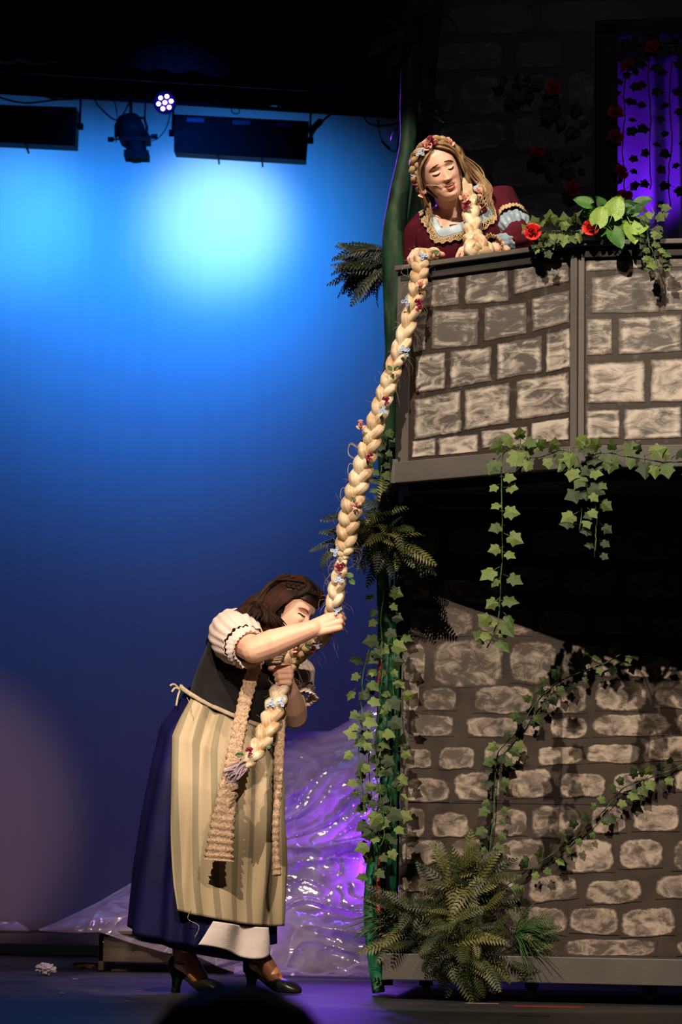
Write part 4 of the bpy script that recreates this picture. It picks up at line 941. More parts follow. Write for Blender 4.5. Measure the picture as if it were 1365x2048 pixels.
for j in range(k):
    c = V(sp_[j][:3]); l = V(sp_[j][3:6]); a, b_ = sp_[j][6:]; t = (V(sp_[min(j+1, k-1)][:3])-V(sp_[max(j-1, 0)][:3])).normalized()
    l = (l-t*l.dot(t)).normalized(); f = l.cross(t)
    for i in range(n):
        ph = 2*math.pi*i/n; q = 1+.05*nz(math.cos(ph)*2.5, math.sin(ph)*2.5, j*.05)+.02*nz(math.cos(ph)*7, math.sin(ph)*7, j*.12)+(.03*math.sin(ph*12) if j < 30 else 0)
        vs.append(c+l*(a*math.cos(ph)*q)+f*(b_*math.sin(ph)*q))
fs = [(j*n+i, j*n+(i+1) % n, (j+1)*n+(i+1) % n, (j+1)*n+i) for j in range(k-1) for i in range(n)]
bv_all = BVHTree.FromPolygons(vs, fs)
bm2 = BVHTree.FromPolygons([v.co.copy() for v in body2.data.vertices], [tuple(p.vertices) for p in body2.data.polygons])
neckpoly = [(858, 395), (863, 424), (886, 457), (936, 443), (968, 428), (962, 408), (944, 375), (930, 350), (880, 350)]
def inside(px, py, poly):
    c = False; j = len(poly)-1
    for i in range(len(poly)):
        xi, yi = poly[i]; xj, yj = poly[j]
        if (yi > py) != (yj > py) and px < (xj-xi)*(py-yi)/(yj-yi)+xi: c = not c
        j = i
    return c
def cut(vs, fs, poly, dmax=8.93):
    out = []
    for f in fs:
        c = sum((V(vs[i]) for i in f), V((0, 0, 0)))/len(f); x, y = proj(c)
        if c.y < dmax and inside(x, y, poly): continue
        out.append(f)
    return out
go = MB().add(vs, cut(vs, fs, neckpoly)).obj('gown', M_gown); solid(go, .003); keep(go, rap)
def onto(px, py, off, trees):
    best = None
    for t in trees:
        h = t.ray_cast(CAM, ray(px, py).normalized())
        if h[0] is not None and (best is None or h[3] < best[3]): best = h
    if best is None: return P(px, py, 8.80)
    nrm_ = best[1] if best[1].dot(ray(px, py)) < 0 else -best[1]
    return best[0]+nrm_*off
TR = [bv_all, bm2]
def ribbon(name, m, inner, outer, off, parent, nn=70, wv=0, scal=0):
    a = spline(inner, nn); b_ = spline(outer, nn)
    def f(u, v):
        i = min(int(u*(nn-1)+.5), nn-1); k2 = v
        if scal: k2 = v*(1+scal*abs(math.sin(u*nn*.55)))
        return onto(a[i][0]+(b_[i][0]-a[i][0])*k2, a[i][1]+(b_[i][1]-a[i][1])*k2, off+wv*math.sin(u*40+v*2), TR)
    g = MB().grid(f, nn, 7)
    # relax outliers
    return keep(solid(g.obj(name, m), .0025, 1), parent)
inn = [(856, 412), (864, 424), (875, 441), (886, 457), (910, 451), (936, 443), (972, 427), (968, 410), (955, 390), (944, 375)]
mid_ = [(845, 420), (852, 434), (865, 452), (881, 474), (908, 470), (940, 459), (977, 438), (986, 428), (974, 400), (958, 368)]
outr = [(839, 424), (845, 440), (856, 458), (872, 484), (906, 482), (944, 472), (984, 448), (990, 432), (980, 396), (968, 370)]
ribbon('neckline_band', M_sat, inn, mid_, .006, rap, wv=.0006)
lc = MB()
A_ = spline(mid_, 150); B_ = spline(outr, 150)
for off_, kf in ((.008, .12), (.009, .95)):
    lc.tube([onto(a[0]+(b_[0]-a[0])*(kf+(.15*math.sin(i*.9) if kf > .5 else 0)), a[1]+(b_[1]-a[1])*(kf+(.15*math.sin(i*.9) if kf > .5 else 0)), off_, TR) for i, (a, b_) in enumerate(zip(A_, B_))], .0028, 6)
for ph in (0, 1.6, 3.2):
    lc.tube([onto(a[0]+(b_[0]-a[0])*(.5+.42*math.sin(i*.9+ph)), a[1]+(b_[1]-a[1])*(.5+.42*math.sin(i*.9+ph)), .0085, TR) for i, (a, b_) in enumerate(zip(A_, B_))], .0021, 6)
keep(lc.obj('lace_trim', M_lace2), rap)
# sleeves
puff('sleeve', [P(850, 440, 8.90), s2R+V((-.004, 0, -.01)), s2R.lerp(e2R, .5), e2R, e2R.lerp(w2R, .6)], [.045, .066, .062, .058, .046], M_gown, rap, gather=7, amp=.10, seed=2)
puff('sleeve', [P(975, 395, 8.92), P(1000, 402, 8.91), P(1014, 422, 8.88), P(1022, 438, 8.86)], [.045, .064, .058, .052], M_gown, rap, gather=7, amp=.08, seed=4)
puff('lace_cuff', [P(1020, 432, 8.865), P(1024, 440, 8.85)], [.057, .060], M_lace2, rap, gather=30, amp=.12, seed=5, k=12)
puff('sleeve_puff', [P(1022, 440, 8.855), P(1028, 452, 8.83), P(1033, 466, 8.815)], [.047, .060, .046], M_sat, rap, gather=16, amp=.15, seed=6, k=24)
puff('lower_sleeve', [P(1036, 464, 8.82), P(1036, 478, 8.79), P(1022, 488, 8.75), P(1008, 491, 8.71)], [.052, .058, .052, .046], M_gown, rap, gather=8, amp=.12, seed=7)
puff('sleeve_puff', [P(1010, 490, 8.71), P(999, 492, 8.67), P(985, 493, 8.61)], [.040, .040, .034], M_sat, rap, gather=12, amp=.12, seed=8, k=24)
puff('lace_cuff', [P(987, 493, 8.61), P(982, 493, 8.59)], [.034, .042], M_lace2, rap, gather=22, amp=.2, seed=9, k=10)
rb = MB()
for dx in (0, 7, -5): rb.tube([P(1008+dx*.2, 470, 8.70), P(1009+dx, 484, 8.68), P(1012+dx*1.4, 497, 8.66)], .004, 6, flat=.4)
keep(rb.obj('sleeve_ribbon', M_gown), rap)
# hair
L2 = Locks(); h2 = lambda x, y, z: H2 @ V((x, y, z)); rnd = random.Random(11)
add_cap(L2, H2, .012, lambda x, y, z: (z > .096 or y < .010) and z > -.08 and not (y > .01 and z < .096))
# face mask: x>0 is image ... local +x = image left or right decided by the frame
sx2 = 1 if (H2.to_3x3() @ V((1, 0, 0))).dot(cR) > 0 else -1       # local x sign that points to image right
for s in (-1, 1):
    for k_ in range(60):     # parted in the middle, swept down both temples
        t = rnd.random(); q = rnd.uniform(-.004, .004)
        a = h2(s*(.002+.010*rnd.random()), .055-.10*t+q, .121-.02*t); b1 = h2(s*(.048+.01*rnd.random()), .062-.09*t, .094); c = h2(s*.083, .034-.07*t, .050); d_ = h2(s*(.090+.006*rnd.random()), .018-.06*t, .0)
        e = h2(s*(.092+.012*rnd.random()), .004-.05*t, -.055); f_ = h2(s*(.088+.02*rnd.random()), -.01-.04*t, -.11)
        if s*sx2 > 0: f_ = P(935+rnd.uniform(-10, 22), 392+rnd.uniform(-12, 14), 8.80+.05*rnd.random()); e = h2(s*.100, -.0-.05*t, -.040)
        L2.lock([a, b1, c, d_, e, f_], .0105, flat=.5)
for k_ in range(26):         # loose hair down the image-left side and wisps by the neck
    s = -sx2; L2.lock([h2(s*.084, -.01, .02), h2(s*.100, -.015, -.06), P(850+rnd.uniform(-4, 10), 400+rnd.uniform(-4, 8), 8.79), P(862+rnd.uniform(-8, 6), 425+rnd.uniform(0, 30), 8.77)], .0035, flat=.6)
for k_ in range(34):         # back hair and the drape over the right shoulder
    L2.lock([h2(sx2*.04, -.04, .10), h2(sx2*.100, -.04, .05), P(945+rnd.uniform(-6, 10), 352+rnd.uniform(-8, 10), 8.84), P(968+rnd.uniform(-12, 10), 380+rnd.uniform(-10, 10), 8.85), P(950+rnd.uniform(-15, 30), 410+rnd.uniform(-10, 20), 8.86)], .010, flat=.5)
for s in (-1, 1):            # hairline strands combed back from the brow
    for k_ in range(26):
        t = k_/25; L2.lock([h2(s*.001, .066-.03*t, .108+.012*t), h2(s*.034, .077-.035*t, .088+.012*t), h2(s*.064, .060-.03*t, .062+.012*t), h2(s*.083, .034-.02*t, .026), h2(s*.090, .008, -.05)], .0062, flat=.6)
for k_ in range(34):         # loose wisps round the head
    a = rnd.uniform(0, math.pi); p0 = h2(math.cos(a)*.095, rnd.uniform(-.03, .03), math.sin(a)*.11); p1 = h2(math.cos(a+.5)*.125, rnd.uniform(-.04, .03), math.sin(a+.5)*.135); p2 = h2(math.cos(a+1)*.118, 0, math.sin(a+1)*.11)
    L2.lock([p0, p1, p2], .0011, .0004, n=4)
for k_ in range(22):
    L2.lock([h2(sx2*.085, .0, .06), P(950+rnd.uniform(-5, 14), 350+rnd.uniform(-12, 12), 8.80), P(972+rnd.uniform(-14, 16), 385+rnd.uniform(-8, 8), 8.80), P(975+rnd.uniform(-26, 18), 408+rnd.uniform(-8, 22), 8.79)], rnd.uniform(.0025, .006), flat=.6)
L2.build('hair', M_blond, rap)
L3 = Locks()                 # plait laid round the crown like a wreath
cr_ = [h2(-sx2*.098, -.005, -.030), h2(-sx2*.098, .010, .03), h2(-sx2*.078, .035, .082), h2(-sx2*.035, .050, .118), h2(sx2*.015, .050, .124), h2(sx2*.060, .030, .098), h2(sx2*.092, .005, .045), h2(sx2*.098, -.02, -.01)]
braid(L3, cr_, [.015, .019, .020, .019, .019, .019, .018, .014], 4.2, k=1.1)
L3.build('crown_plait', M_blond, rap)
L4 = Locks()                 # side plait falling over the collarbone to the rail
braid(L4, [P(930, 372, 8.80), P(938, 395, 8.765), P(942, 420, 8.755), P(945, 448, 8.73), P(946, 475, 8.67), P(950, 490, 8.60)], [.022, .029, .031, .032, .034, .038], 1.9, nseg=70, k=1.12)
braid(L4, [P(946, 486, 8.60), P(966, 495, 8.56), P(945, 503, 8.52), P(968, 508, 8.54)], [.034, .038, .036, .026], 1.1, nseg=50, k=1.12)
for k_ in range(16): L4.lock([P(925, 350, 8.78), P(940+rnd.uniform(-12, 12), 400, 8.74), P(948+rnd.uniform(-18, 14), 440+rnd.uniform(0, 40), 8.73)], .0022, flat=.8)
L4.build('side_plait', M_blondt, rap)
mc = MB().tube(spline([h2(-sx2*.076, .03, -.022), H2 @ V((-sx2*.058, hsurf(-sx2*.058, -.030, 'open', .006), -.030)), H2 @ V((-sx2*.036, hsurf(-sx2*.036, -.042, 'open', .008), -.042))], 12), .0011, 6)
mc.ell(H2 @ V((-sx2*.035, hsurf(-sx2*.035, -.042, 'open', .008), -.042)), (.0028, .0028, .0028))
keep(mc.obj('cheek_microphone', mat('beige_mic_wire', (.75, .6, .5), rough=.4)), rap)
# ------------------------------------------------------------------ blossoms, leaves, roses
def rosebud(r, m, parent, M, petals=9, nm='flower'):
    mb = MB()
    for i in range(petals):
        ring = 0 if i < 3 else 1 if i < 6 else 2; a = i*2.4; rr = r*(.28+.30*ring); h = r*(.9-.22*ring); w_ = r*(.55+.18*ring)
        def pf(u, v, a=a, rr=rr, h=h, w_=w_, ring=ring):
            q = a+(u-.5)*w_/rr*1.3; k_ = rr*(.35+.65*v**.7+(.35*v*v if ring == 2 else 0)); return (k_*math.cos(q), k_*math.sin(q), h*v*(1-.3*(2*u-1)**2)-.1*r*(2*u-1)**2)
        mb.grid(pf, 6, 5)
    mb2 = MB().add(mb.v, mb.f, M); o = mb2.obj(nm, m); solid(o, r*.04); return keep(o, parent) if parent else o
def floret(r, m, parent, M, n=5, nm='flower'):
    mb = MB()
    for c_, s_ in (((0, 0, 0), 1), ((r*.9, r*.5, -.1*r), .8), ((-r*.7, r*.8, 0), .8), ((r*.1, -r*.95, 0), .75)):
        for i in range(n):
            a = i*2*math.pi/n
            def pf(u, v, a=a, c_=c_, s_=s_):
                w_ = math.sin(math.pi*min(v*.85+.08, 1))*.36*r*s_*(2*u-1); k_ = v*r*.75*s_
                return (c_[0]+k_*math.cos(a)-w_*math.sin(a), c_[1]+k_*math.sin(a)+w_*math.cos(a), c_[2]+.35*r*math.sin(v*2))
            mb.grid(pf, 3, 5)
    o = MB().add(mb.v, mb.f, M).obj(nm, m); solid(o, r*.05); return keep(o, parent) if parent else o
M_fm = mat('deep_pink_silk', (.30, .012, .06), (.16, .006, .03), rough=.6, scale=60)
M_fb = mat('pale_blue_silk', (.42, .52, .70), (.32, .42, .60), rough=.6, scale=60)
M_fp = mat('pale_pink_silk', (.80, .45, .38), (.70, .36, .30), rough=.6, scale=60)
M_red = mat('red_rose_silk', (.62, .012, .010), (.32, .006, .006), rough=.5, scale=30)
def leafmat(name, c1, c2, rough=.42, sc=30): return mat(name, c1, c2, rough=rough, scale=sc, bump=.3, trans=.12, spec=.45)
M_lf = leafmat('small_green_leaf', (.06, .14, .03), (.02, .06, .015))
def facing(p, zdir=None, roll=None):
    z = V(zdir or (rnd.uniform(-.5, .5), -1, rnd.uniform(-.1, .7))).normalized(); y = V((math.sin(roll or 0), 0, math.cos(roll or 0))) if roll is not None else V((rnd.uniform(-1, 1), 0, rnd.uniform(-1, 1)))
    return frame(y, z, p)
def leaflet_obj(p, L, m, parent, nm='flower_leaf', roll=0.):
    def f(u, v): w_ = math.sin(math.pi*v)**.8*.33*L*(2*u-1); return (w_, v*L, .12*L*abs(2*u-1)-.1*L*v*v)
    o = MB().grid(f, 5, 8); o2 = MB().add(o.v, o.f, facing(p, roll=roll)).obj(nm, m); solid(o2, .0006); return keep(o2, parent)
for (x, y, z, m_, fn) in ((-.098, .02, .03, M_fb, 0), (-.105, .0, .005, M_fm, 1), (-.06, .07, .105, M_fb, 0), (-.025, .075, .122, M_fp, 1), (.0, .07, .13, M_fm, 1), (.070, .045, .095, M_fp, 1), (-.100, .0, -.045, M_fp, 1)):
    (rosebud if fn else floret)(.017 if fn else .012, m_, rap, facing(h2(-x*(-sx2), y, z)), nm='hair_flower')
for px, py, m_, fn in ((935, 410, M_fm, 1), (929, 395, M_fp, 1), (943, 451, M_fb, 0), (958, 385, M_fp, 1)):
    (rosebud if fn else floret)(.016 if fn else .014, m_, rap, facing(P(px, py, 8.715)), nm='plait_flower')
# the endless plait that hangs from the balcony into the other woman's fists
bt = thing('braided_hair', 'very long blonde braid set with flowers, hanging from the balcony into the bent woman\'s hands', 'braid', P(700, 1000, 8.6))
L5 = Locks()
main = [(872, 514, 8.68), (850, 510, 8.60), (842, 528, 8.575), (838, 560, 8.57), (829, 605, 8.57), (813, 660, 8.565), (795, 715, 8.56), (778, 765, 8.56), (763, 810, 8.56), (748, 860, 8.56), (734, 910, 8.56), (719, 960, 8.56), (706, 1005, 8.56), (697, 1050, 8.565), (690, 1095, 8.57), (686, 1116, 8.57)]
rad = [.024, .030, .036, .040, .038, .037, .038, .038, .040, .042, .044, .046, .046, .046, .040, .022]
braid(L5, [P(*p) for p in main], [r*.80 for r in rad], 8.6, k=1.05)
low = [(686, 1116, 8.57), (681, 1140, 8.575), (675, 1170, 8.58), (670, 1200, 8.59), (664, 1228, 8.635), (655, 1258, 8.66), (640, 1278, 8.71), (618, 1290, 8.76), (600, 1303, 8.80), (583, 1325, 8.82), (571, 1350, 8.81), (560, 1380, 8.77), (550, 1412, 8.74), (540, 1445, 8.71), (525, 1480, 8.68), (508, 1510, 8.65), (490, 1532, 8.63)]
rad = [.020, .028, .034, .036, .030, .032, .036, .038, .040, .036, .032, .040, .044, .044, .040, .034, .022]
braid(L5, [P(*p) for p in low], [r*.82 for r in rad], 6.6, k=1.05)
L5.build('plait', M_blondt, bt)
fz = Locks(); rf = random.Random(5); allp = main+low[1:]
for k_ in range(420):       # flyaway hairs
    i = rf.randrange(1, len(allp)-1); p = P(*allp[i]); a = p+V((rf.uniform(-.02, .02), rf.uniform(-.02, .02), 0)); s = rf.choice((-1, 1))
    e = a+V((s*rf.uniform(.02, .055), rf.uniform(-.02, .02), rf.uniform(-.09, .05))); md = a.lerp(e, .5)+V((s*rf.uniform(0, .02), 0, rf.uniform(-.02, .02)))
    fz.lock([a, md, e], .0006, .0003, n=3, seg=7)
for k_ in range(4):         # loops that have slipped out
    i = rf.choice((9, 10, 11, 11, 10)); p = P(*allp[i])+V((-.03, 0, rf.uniform(-.05, .05))); fz.lock([p, p+V((-.028, 0, .015)), p+V((-.034, 0, -.02)), p+V((-.01, 0, -.04))], .0022, .001, n=4)
fz.build('flyaway_hair', M_blondt, bt)
tl_ = Locks()
for k_ in range(60):
    e = P(440+rf.uniform(0, 38), 1556+rf.uniform(-22, 14), 8.60+rf.uniform(-.03, .04)); s0 = P(492+rf.uniform(-6, 6), 1530+rf.uniform(-8, 8), 8.63)
    tl_.lock([s0, s0.lerp(e, .5)+V((0, 0, rf.uniform(-.01, .02))), e], .006, .0008, n=5, flat=.6, seg=8, body=lambda t: min(1, .5+t*2)*(1-.8*max(0, t-.6)/.4))
tl_.build('loose_tail', hair_mat('lilac_grey_tail_hair', (.30, .22, .28), (.48, .36, .42), (.60, .48, .52)), bt)
for px, py, c_ in ((846, 512, 'b'), (842, 570, 'p'), (837, 606, 'm'), (838, 616, 'm'), (812, 603, 'b'), (806, 700, 'b'), (813, 705, 'b'), (772, 801, 'm'), (766, 822, 'b'), (740, 914, 'm'), (722, 850, 'p'), (714, 1010, 'p'), (671, 1103, 'b'), (682, 1132, 'm'), (677, 1138, 'm'), (679, 1160, 'b'), (676, 1222, 'b'), (588, 1297, 'p'), (626, 1296, 'm'), (634, 1290, 'b'), (542, 1407, 'b'), (563, 1404, 'b'), (499, 1503, 'm')):
    j = min(range(len(allp)), key=lambda i: (allp[i][0]-px)**2+(allp[i][1]-py)**2); d = allp[j][2]-.045
    if c_ == 'b': floret(.012, M_fb, bt, facing(P(px, py, d)))
    else: rosebud(.013 if c_ == 'm' else .015, M_fm if c_ == 'm' else M_fp, bt, facing(P(px, py, d)))
for px, py, ln_, ro in ((784, 742, .024, -.6), (789, 742, .024, .7), (786, 750, .016, 3.0), (863, 507, .03, 1.3), (712, 1003, .022, -.8), (690, 1150, .034, 1.7), (698, 1158, .03, 2.3), (610, 1292, .036, 1.6), (600, 1290, .028, -1.2), (488, 1510, .03, -1.6), (530, 1497, .026, 1.2), (738, 925, .02, 2.2)):
    j = min(range(len(allp)), key=lambda i: (allp[i][0]-px)**2+(allp[i][1]-py)**2); leaflet_obj(P(px, py, allp[j][2]-.048), ln_, M_lf, bt, roll=ro)
# ------------------------------------------------------------------ ivy, ferns, roses
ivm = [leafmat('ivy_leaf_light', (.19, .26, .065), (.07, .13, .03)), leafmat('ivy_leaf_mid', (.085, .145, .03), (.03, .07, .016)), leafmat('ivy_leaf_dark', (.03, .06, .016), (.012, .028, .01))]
def ivy_mesh(m, nm, seed):
    rr = random.Random(seed)
    h_ = [(.0, .0), (.22, -.13), (.46, .04), (.38, .24), (.53, .49), (.30, .61), (.0, 1.02)]
    h_ = [(x*(1+rr.uniform(-.1, .1)), y) for x, y in h_]
    out = h_+[(-x, y) for x, y in h_[-2:0:-1]]; vs = [(0, .36, .07)]+[(x, y, -.10*abs(x)-.08*max(y-.5, 0)+rr.uniform(-.03, .03)) for x, y in out]
    n = len(out); fs = [(0, 1+i, 1+(i+1) % n) for i in range(n)]; o_ = len(vs)
    st = [(0, -.45, -.05), (0, .02, .0)]; mb = MB().add(vs, fs); mb.tube([(0, -.5, -.08), (0, -.2, .0), (0, .05, .0)], .022, 4)
    me = mb.mesh(nm); me.materials.append(m); return me
IV = [ivy_mesh(ivm[i % 3], 'leaf', i) for i in range(6)]
M_stem = mat('green_plastic_stem', (.07, .17, .05), (.03, .09, .03), rough=.5, scale=40)
def ivy(label, pts, nleaf, size=.045, wts=(1, 1, 1), seed=0, group=None, spread=.030, zb=-1.0, side=True, name='ivy_vine', stemr=.0022):
    rr = random.Random(seed+100); wp, _ = pxpath(pts, 40); root = thing(name, label, 'vine', wp[0], group)
    wp = [p+V((.006*nz(i*.4, seed), .004*nz(i*.5, seed+5), .004*nz(i*.3, seed+9))) for i, p in enumerate(wp)]
    keep(MB().tube(wp, stemr, 6).obj('stem', M_stem), root)
    for k_ in range(nleaf):
        t = min(38.9, max(0, (k_+rr.random()*.7)/nleaf*39+1.6*nz(k_*.55, seed*3))); i = min(int(t), 38); p = wp[i].lerp(wp[i+1], t-i); tan = (wp[i+1]-wp[i]).normalized()
        sd = 1 if k_ % 2 else -1; s3 = tan.cross(V((0, -1, 0))).normalized()*sd
        s_ = size*rr.uniform(.62, 1.15)
        y = (s3*rr.uniform(.4, 1)+tan*rr.uniform(-.2, .5)+V((0, -.25, -.55*rr.random()))).normalized(); z = V((rr.uniform(-.5, .5), zb, rr.uniform(-.15, .9)))
        q = [j for j in range(3) for _ in range(wts[j])]
        me = IV[rr.choice(q)+3*rr.randrange(2)]
        o = bpy.data.objects.new('leaf', me); C.objects.link(o); o.matrix_basis = frame(y, z, p+s3*(spread*rr.uniform(.3, 1))+V((0, -.012-.02*rr.random(), 0)), s_); keep(o, root)
    return root
GV = 'ivy strands draped on the tower'
ivy('long ivy strand hanging straight down from the balcony fascia in front of the black underside', [(1056, 888, 8.32), (1020, 897, 8.31), (1006, 915, 8.30), (1004, 980, 8.30), (1005, 1050, 8.30), (1005, 1120, 8.30), (1001, 1190, 8.30), (997, 1240, 8.30), (988, 1265, 8.30), (976, 1296, 8.30)], 30, .052, (3, 2, 0), 1, GV)
ivy('ivy running along the left part of the balcony fascia and drooping in the middle', [(1040, 890, 8.30), (1065, 915, 8.28), (1100, 908, 8.24), (1130, 900, 8.22), (1155, 915, 8.21), (1168, 950, 8.20), (1176, 985, 8.20), (1165, 1020, 8.20), (1160, 1062, 8.20)], 26, .052, (3, 2, 1), 2, GV)
ivy('thin ivy tendril hanging beside the drooping middle strand, ending in a bare tip', [(1205, 905, 8.22), (1190, 930, 8.21), (1190, 990, 8.21), (1194, 1040, 8.21), (1192, 1080, 8.21), (1190, 1115, 8.21)], 13, .040, (0, 1, 2), 3, GV)
ivy('ivy running along the right part of the balcony fascia to the edge of the picture', [(1180, 912, 8.21), (1210, 905, 8.20), (1250, 912, 8.195), (1300, 920, 8.19), (1340, 925, 8.18), (1400, 920, 8.17)], 17, .056, (3, 2, 1), 4, GV)
ivy('leafy ivy crossing the lit lower wall diagonally from the balcony shadow down to the fern', [(1286, 1256, 8.90), (1262, 1295, 8.905), (1220, 1322, 8.91), (1160, 1345, 8.93), (1110, 1370, 8.94), (1070, 1410, 8.95), (1045, 1450, 8.96), (1000, 1500, 8.97), (992, 1540, 8.975), (990, 1600, 8.975), (985, 1660, 8.975), (980, 1700, 8.975)], 46, .038, (1, 2, 2), 5, GV)
ivy('ivy rising from the fern to the right edge across the seam of the lower wall', [(1010, 1775, 8.96), (1050, 1745, 8.955), (1110, 1705, 8.94), (1160, 1665, 8.93), (1210, 1620, 8.92), (1250, 1575, 8.91), (1290, 1560, 8.90), (1330, 1545, 8.895), (1390, 1520, 8.88)], 38, .038, (1, 2, 2), 6, GV)
ivy('sparse ivy tendril hanging free in front of the blue backdrop, left of the trunks', [(738, 1300, 8.86), (728, 1340, 8.86), (724, 1380, 8.86), (724, 1430, 8.86), (722, 1460, 8.86), (718, 1500, 8.86), (722, 1560, 8.86), (728, 1590, 8.86)], 18, .044, (3, 1, 1), 7, GV, spread=.035)
ivy('dense ivy hanging over the green trunks from the fern to half height', [(770, 1180, 8.88), (762, 1240, 8.88), (765, 1310, 8.88), (762, 1380, 8.88), (756, 1440, 8.88), (752, 1500, 8.88), (756, 1560, 8.88), (765, 1620, 8.88), (770, 1665, 8.88), (758, 1700, 8.88)], 42, .048, (1, 2, 2), 8, GV, spread=.05)
ivy('second ivy strand on the trunks, close to the wall edge', [(790, 1270, 8.92), (784, 1340, 8.92), (790, 1400, 8.92), (788, 1500, 8.92), (785, 1560, 8.92), (782, 1620, 8.92), (788, 1660, 8.92)], 19, .046, (3, 2, 1), 9, GV, spread=.035)
ivy('dark ivy strand low on the outer trunk, against the purple plastic', [(745, 1460, 8.92), (738, 1520, 8.92), (742, 1580, 8.92), (748, 1640, 8.92), (750, 1700, 8.92), (748, 1760, 8.92)], 22, .044, (0, 1, 2), 10, GV, spread=.03)
ivy('short dark ivy sprig at shoulder height of the trunk, beside the braid', [(772, 860, 8.86), (770, 900, 8.86), (762, 950, 8.86), (758, 985, 8.86)], 12, .036, (0, 2, 2), 12, GV, spread=.02)
ivy('ivy garland lying on the balcony rail between the two red roses', [(1060, 478, 8.33), (1080, 468, 8.32), (1105, 462, 8.30), (1135, 463, 8.28), (1165, 460, 8.27)], 26, .044, (3, 2, 0), 13, 'ivy on the balcony rail')
ivy('small-leaved sprig standing on the rail and trailing over it, right of the pothos', [(1305, 415, 8.24), (1308, 440, 8.23), (1296, 462, 8.21), (1300, 490, 8.19), (1312, 515, 8.185), (1318, 545, 8.18)], 34, .034, (2, 2, 1), 14, 'ivy on the balcony rail', spread=.03)
ivy('small ivy sprig trailing over the rail below the first red rose', [(1072, 480, 8.32), (1080, 492, 8.30), (1090, 500, 8.29)], 8, .03, (1, 2, 1), 15, 'ivy on the balcony rail')
# dim ivy round the doorway
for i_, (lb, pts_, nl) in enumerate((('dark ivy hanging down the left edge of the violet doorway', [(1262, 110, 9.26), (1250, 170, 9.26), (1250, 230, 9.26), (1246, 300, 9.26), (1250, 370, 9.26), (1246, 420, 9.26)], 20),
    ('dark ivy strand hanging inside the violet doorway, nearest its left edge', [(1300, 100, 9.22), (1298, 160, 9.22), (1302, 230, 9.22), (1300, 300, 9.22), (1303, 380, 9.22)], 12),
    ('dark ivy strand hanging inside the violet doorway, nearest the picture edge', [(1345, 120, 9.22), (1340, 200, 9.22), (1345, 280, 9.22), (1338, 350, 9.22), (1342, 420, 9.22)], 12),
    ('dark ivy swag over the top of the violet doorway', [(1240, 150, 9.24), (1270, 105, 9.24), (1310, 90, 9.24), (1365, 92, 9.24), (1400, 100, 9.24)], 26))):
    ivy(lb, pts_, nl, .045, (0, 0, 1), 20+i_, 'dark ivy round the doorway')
for i_, (lb, pts_) in enumerate((('faint ivy sprig on the dark upper wall, above the top rose', [(1008, 185, 9.28), (1040, 175, 9.28), (1060, 180, 9.28)]), ('faint ivy sprig on the dark upper wall, between the top and middle roses', [(1080, 215, 9.27), (1110, 218, 9.27), (1140, 240, 9.27), (1160, 262, 9.27)]), ('faint ivy sprig on the dark upper wall, below the middle rose', [(1090, 330, 9.27), (1120, 325, 9.27), (1160, 330, 9.27)]))):
    ivy(lb, pts_, 12, .045, (0, 1, 1), 30+i_, 'faint ivy on the upper wall')
# ferns
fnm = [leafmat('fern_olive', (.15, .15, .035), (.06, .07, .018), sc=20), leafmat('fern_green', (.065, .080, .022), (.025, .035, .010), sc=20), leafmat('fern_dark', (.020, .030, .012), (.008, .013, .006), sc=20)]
def frond_mesh(m, droop, wide, npair=12):
    def rc(t): a = droop*t; return V((0, math.sin(a)/max(droop, .01), -(1-math.cos(a))/max(droop, .01)))
    mb = MB(); mb.tube([rc(i/10) for i in range(11)], [.010*(1-.08*i) for i in range(11)], 5)
    for i in range(1, npair+1):
        t = .08+.9*i/npair; p = rc(t); tan = (rc(t+.01)-rc(t-.01)).normalized(); up = V((1, 0, 0)).cross(tan)
        ln = wide*math.sin(math.pi*min(1, t*.86+.10))**.8
        for s in (-1, 1):
            d = (V((s, 0, 0))*.86+tan*.5-up*.12*random.random()-up*.10).normalized(); w_ = tan*(.31/npair); e = p+d*ln
            mb.add([p-w_*.7, p+d*ln*.45-w_*1.15+up*.012, e, p+d*ln*.45+w_*1.1+up*.012, p+w_*.7], [(0, 1, 3, 4), (1, 2, 3)])
    me = mb.mesh('frond'); me.materials.append(m); return me
FR = [[frond_mesh(m_, d_, w_) for d_, w_ in ((.9, .22), (1.5, .19), (.4, .23))] for m_ in fnm]
def fern(label, c, n, L, dirs, seed, wts=(2, 2, 2), group=None, floor=None, cl=.3):
    """c: world centre; dirs(rr)->direction"""
    rr = random.Random(seed); root = thing('fern', label, 'fern', c, group)
    keep(MB().ell(c, (.018, .018, .03)).obj('crown', M_stem), root)
    for k_ in range(n):
        d = dirs(rr).normalized(); q = [j for j in range(3) for _ in range(wts[j])]; ln = L*rr.uniform(.65, 1.15)
        o = bpy.data.objects.new('frond', FR[rr.choice(q)][rr.randrange(3)]); C.objects.link(o)
        up = V((rr.uniform(-.5, .5), -.6-.6*rr.random(), .9)); p = c+V((rr.uniform(-1, 1)*L*cl, rr.uniform(-.6, .3)*L*cl, rr.uniform(-1, 1)*L*cl))
        keep(o, root); o.matrix_basis = frame(d, up, p, ln)
    return root
def dr(ax, az, sx_, sz_, y0=-.7, y1=.3):
    return lambda rr: V((ax+rr.uniform(-sx_, sx_), rr.uniform(y0, y1), az+rr.uniform(-sz_, sz_)))
fern('big drooping fern fixed to the trunks at mid height, behind the braid', P(758, 1060, 8.82), 95, .150, dr(.1, -.15, 1, .9, -.7, .2), 1, (2, 3, 3), cl=.45)
fern('fern fronds poking left from the mid-height fern, past the braid', P(715, 1075, 8.84), 9, .15, dr(-1, .0, .3, .7, -.2, .3), 2, (2, 2, 0))
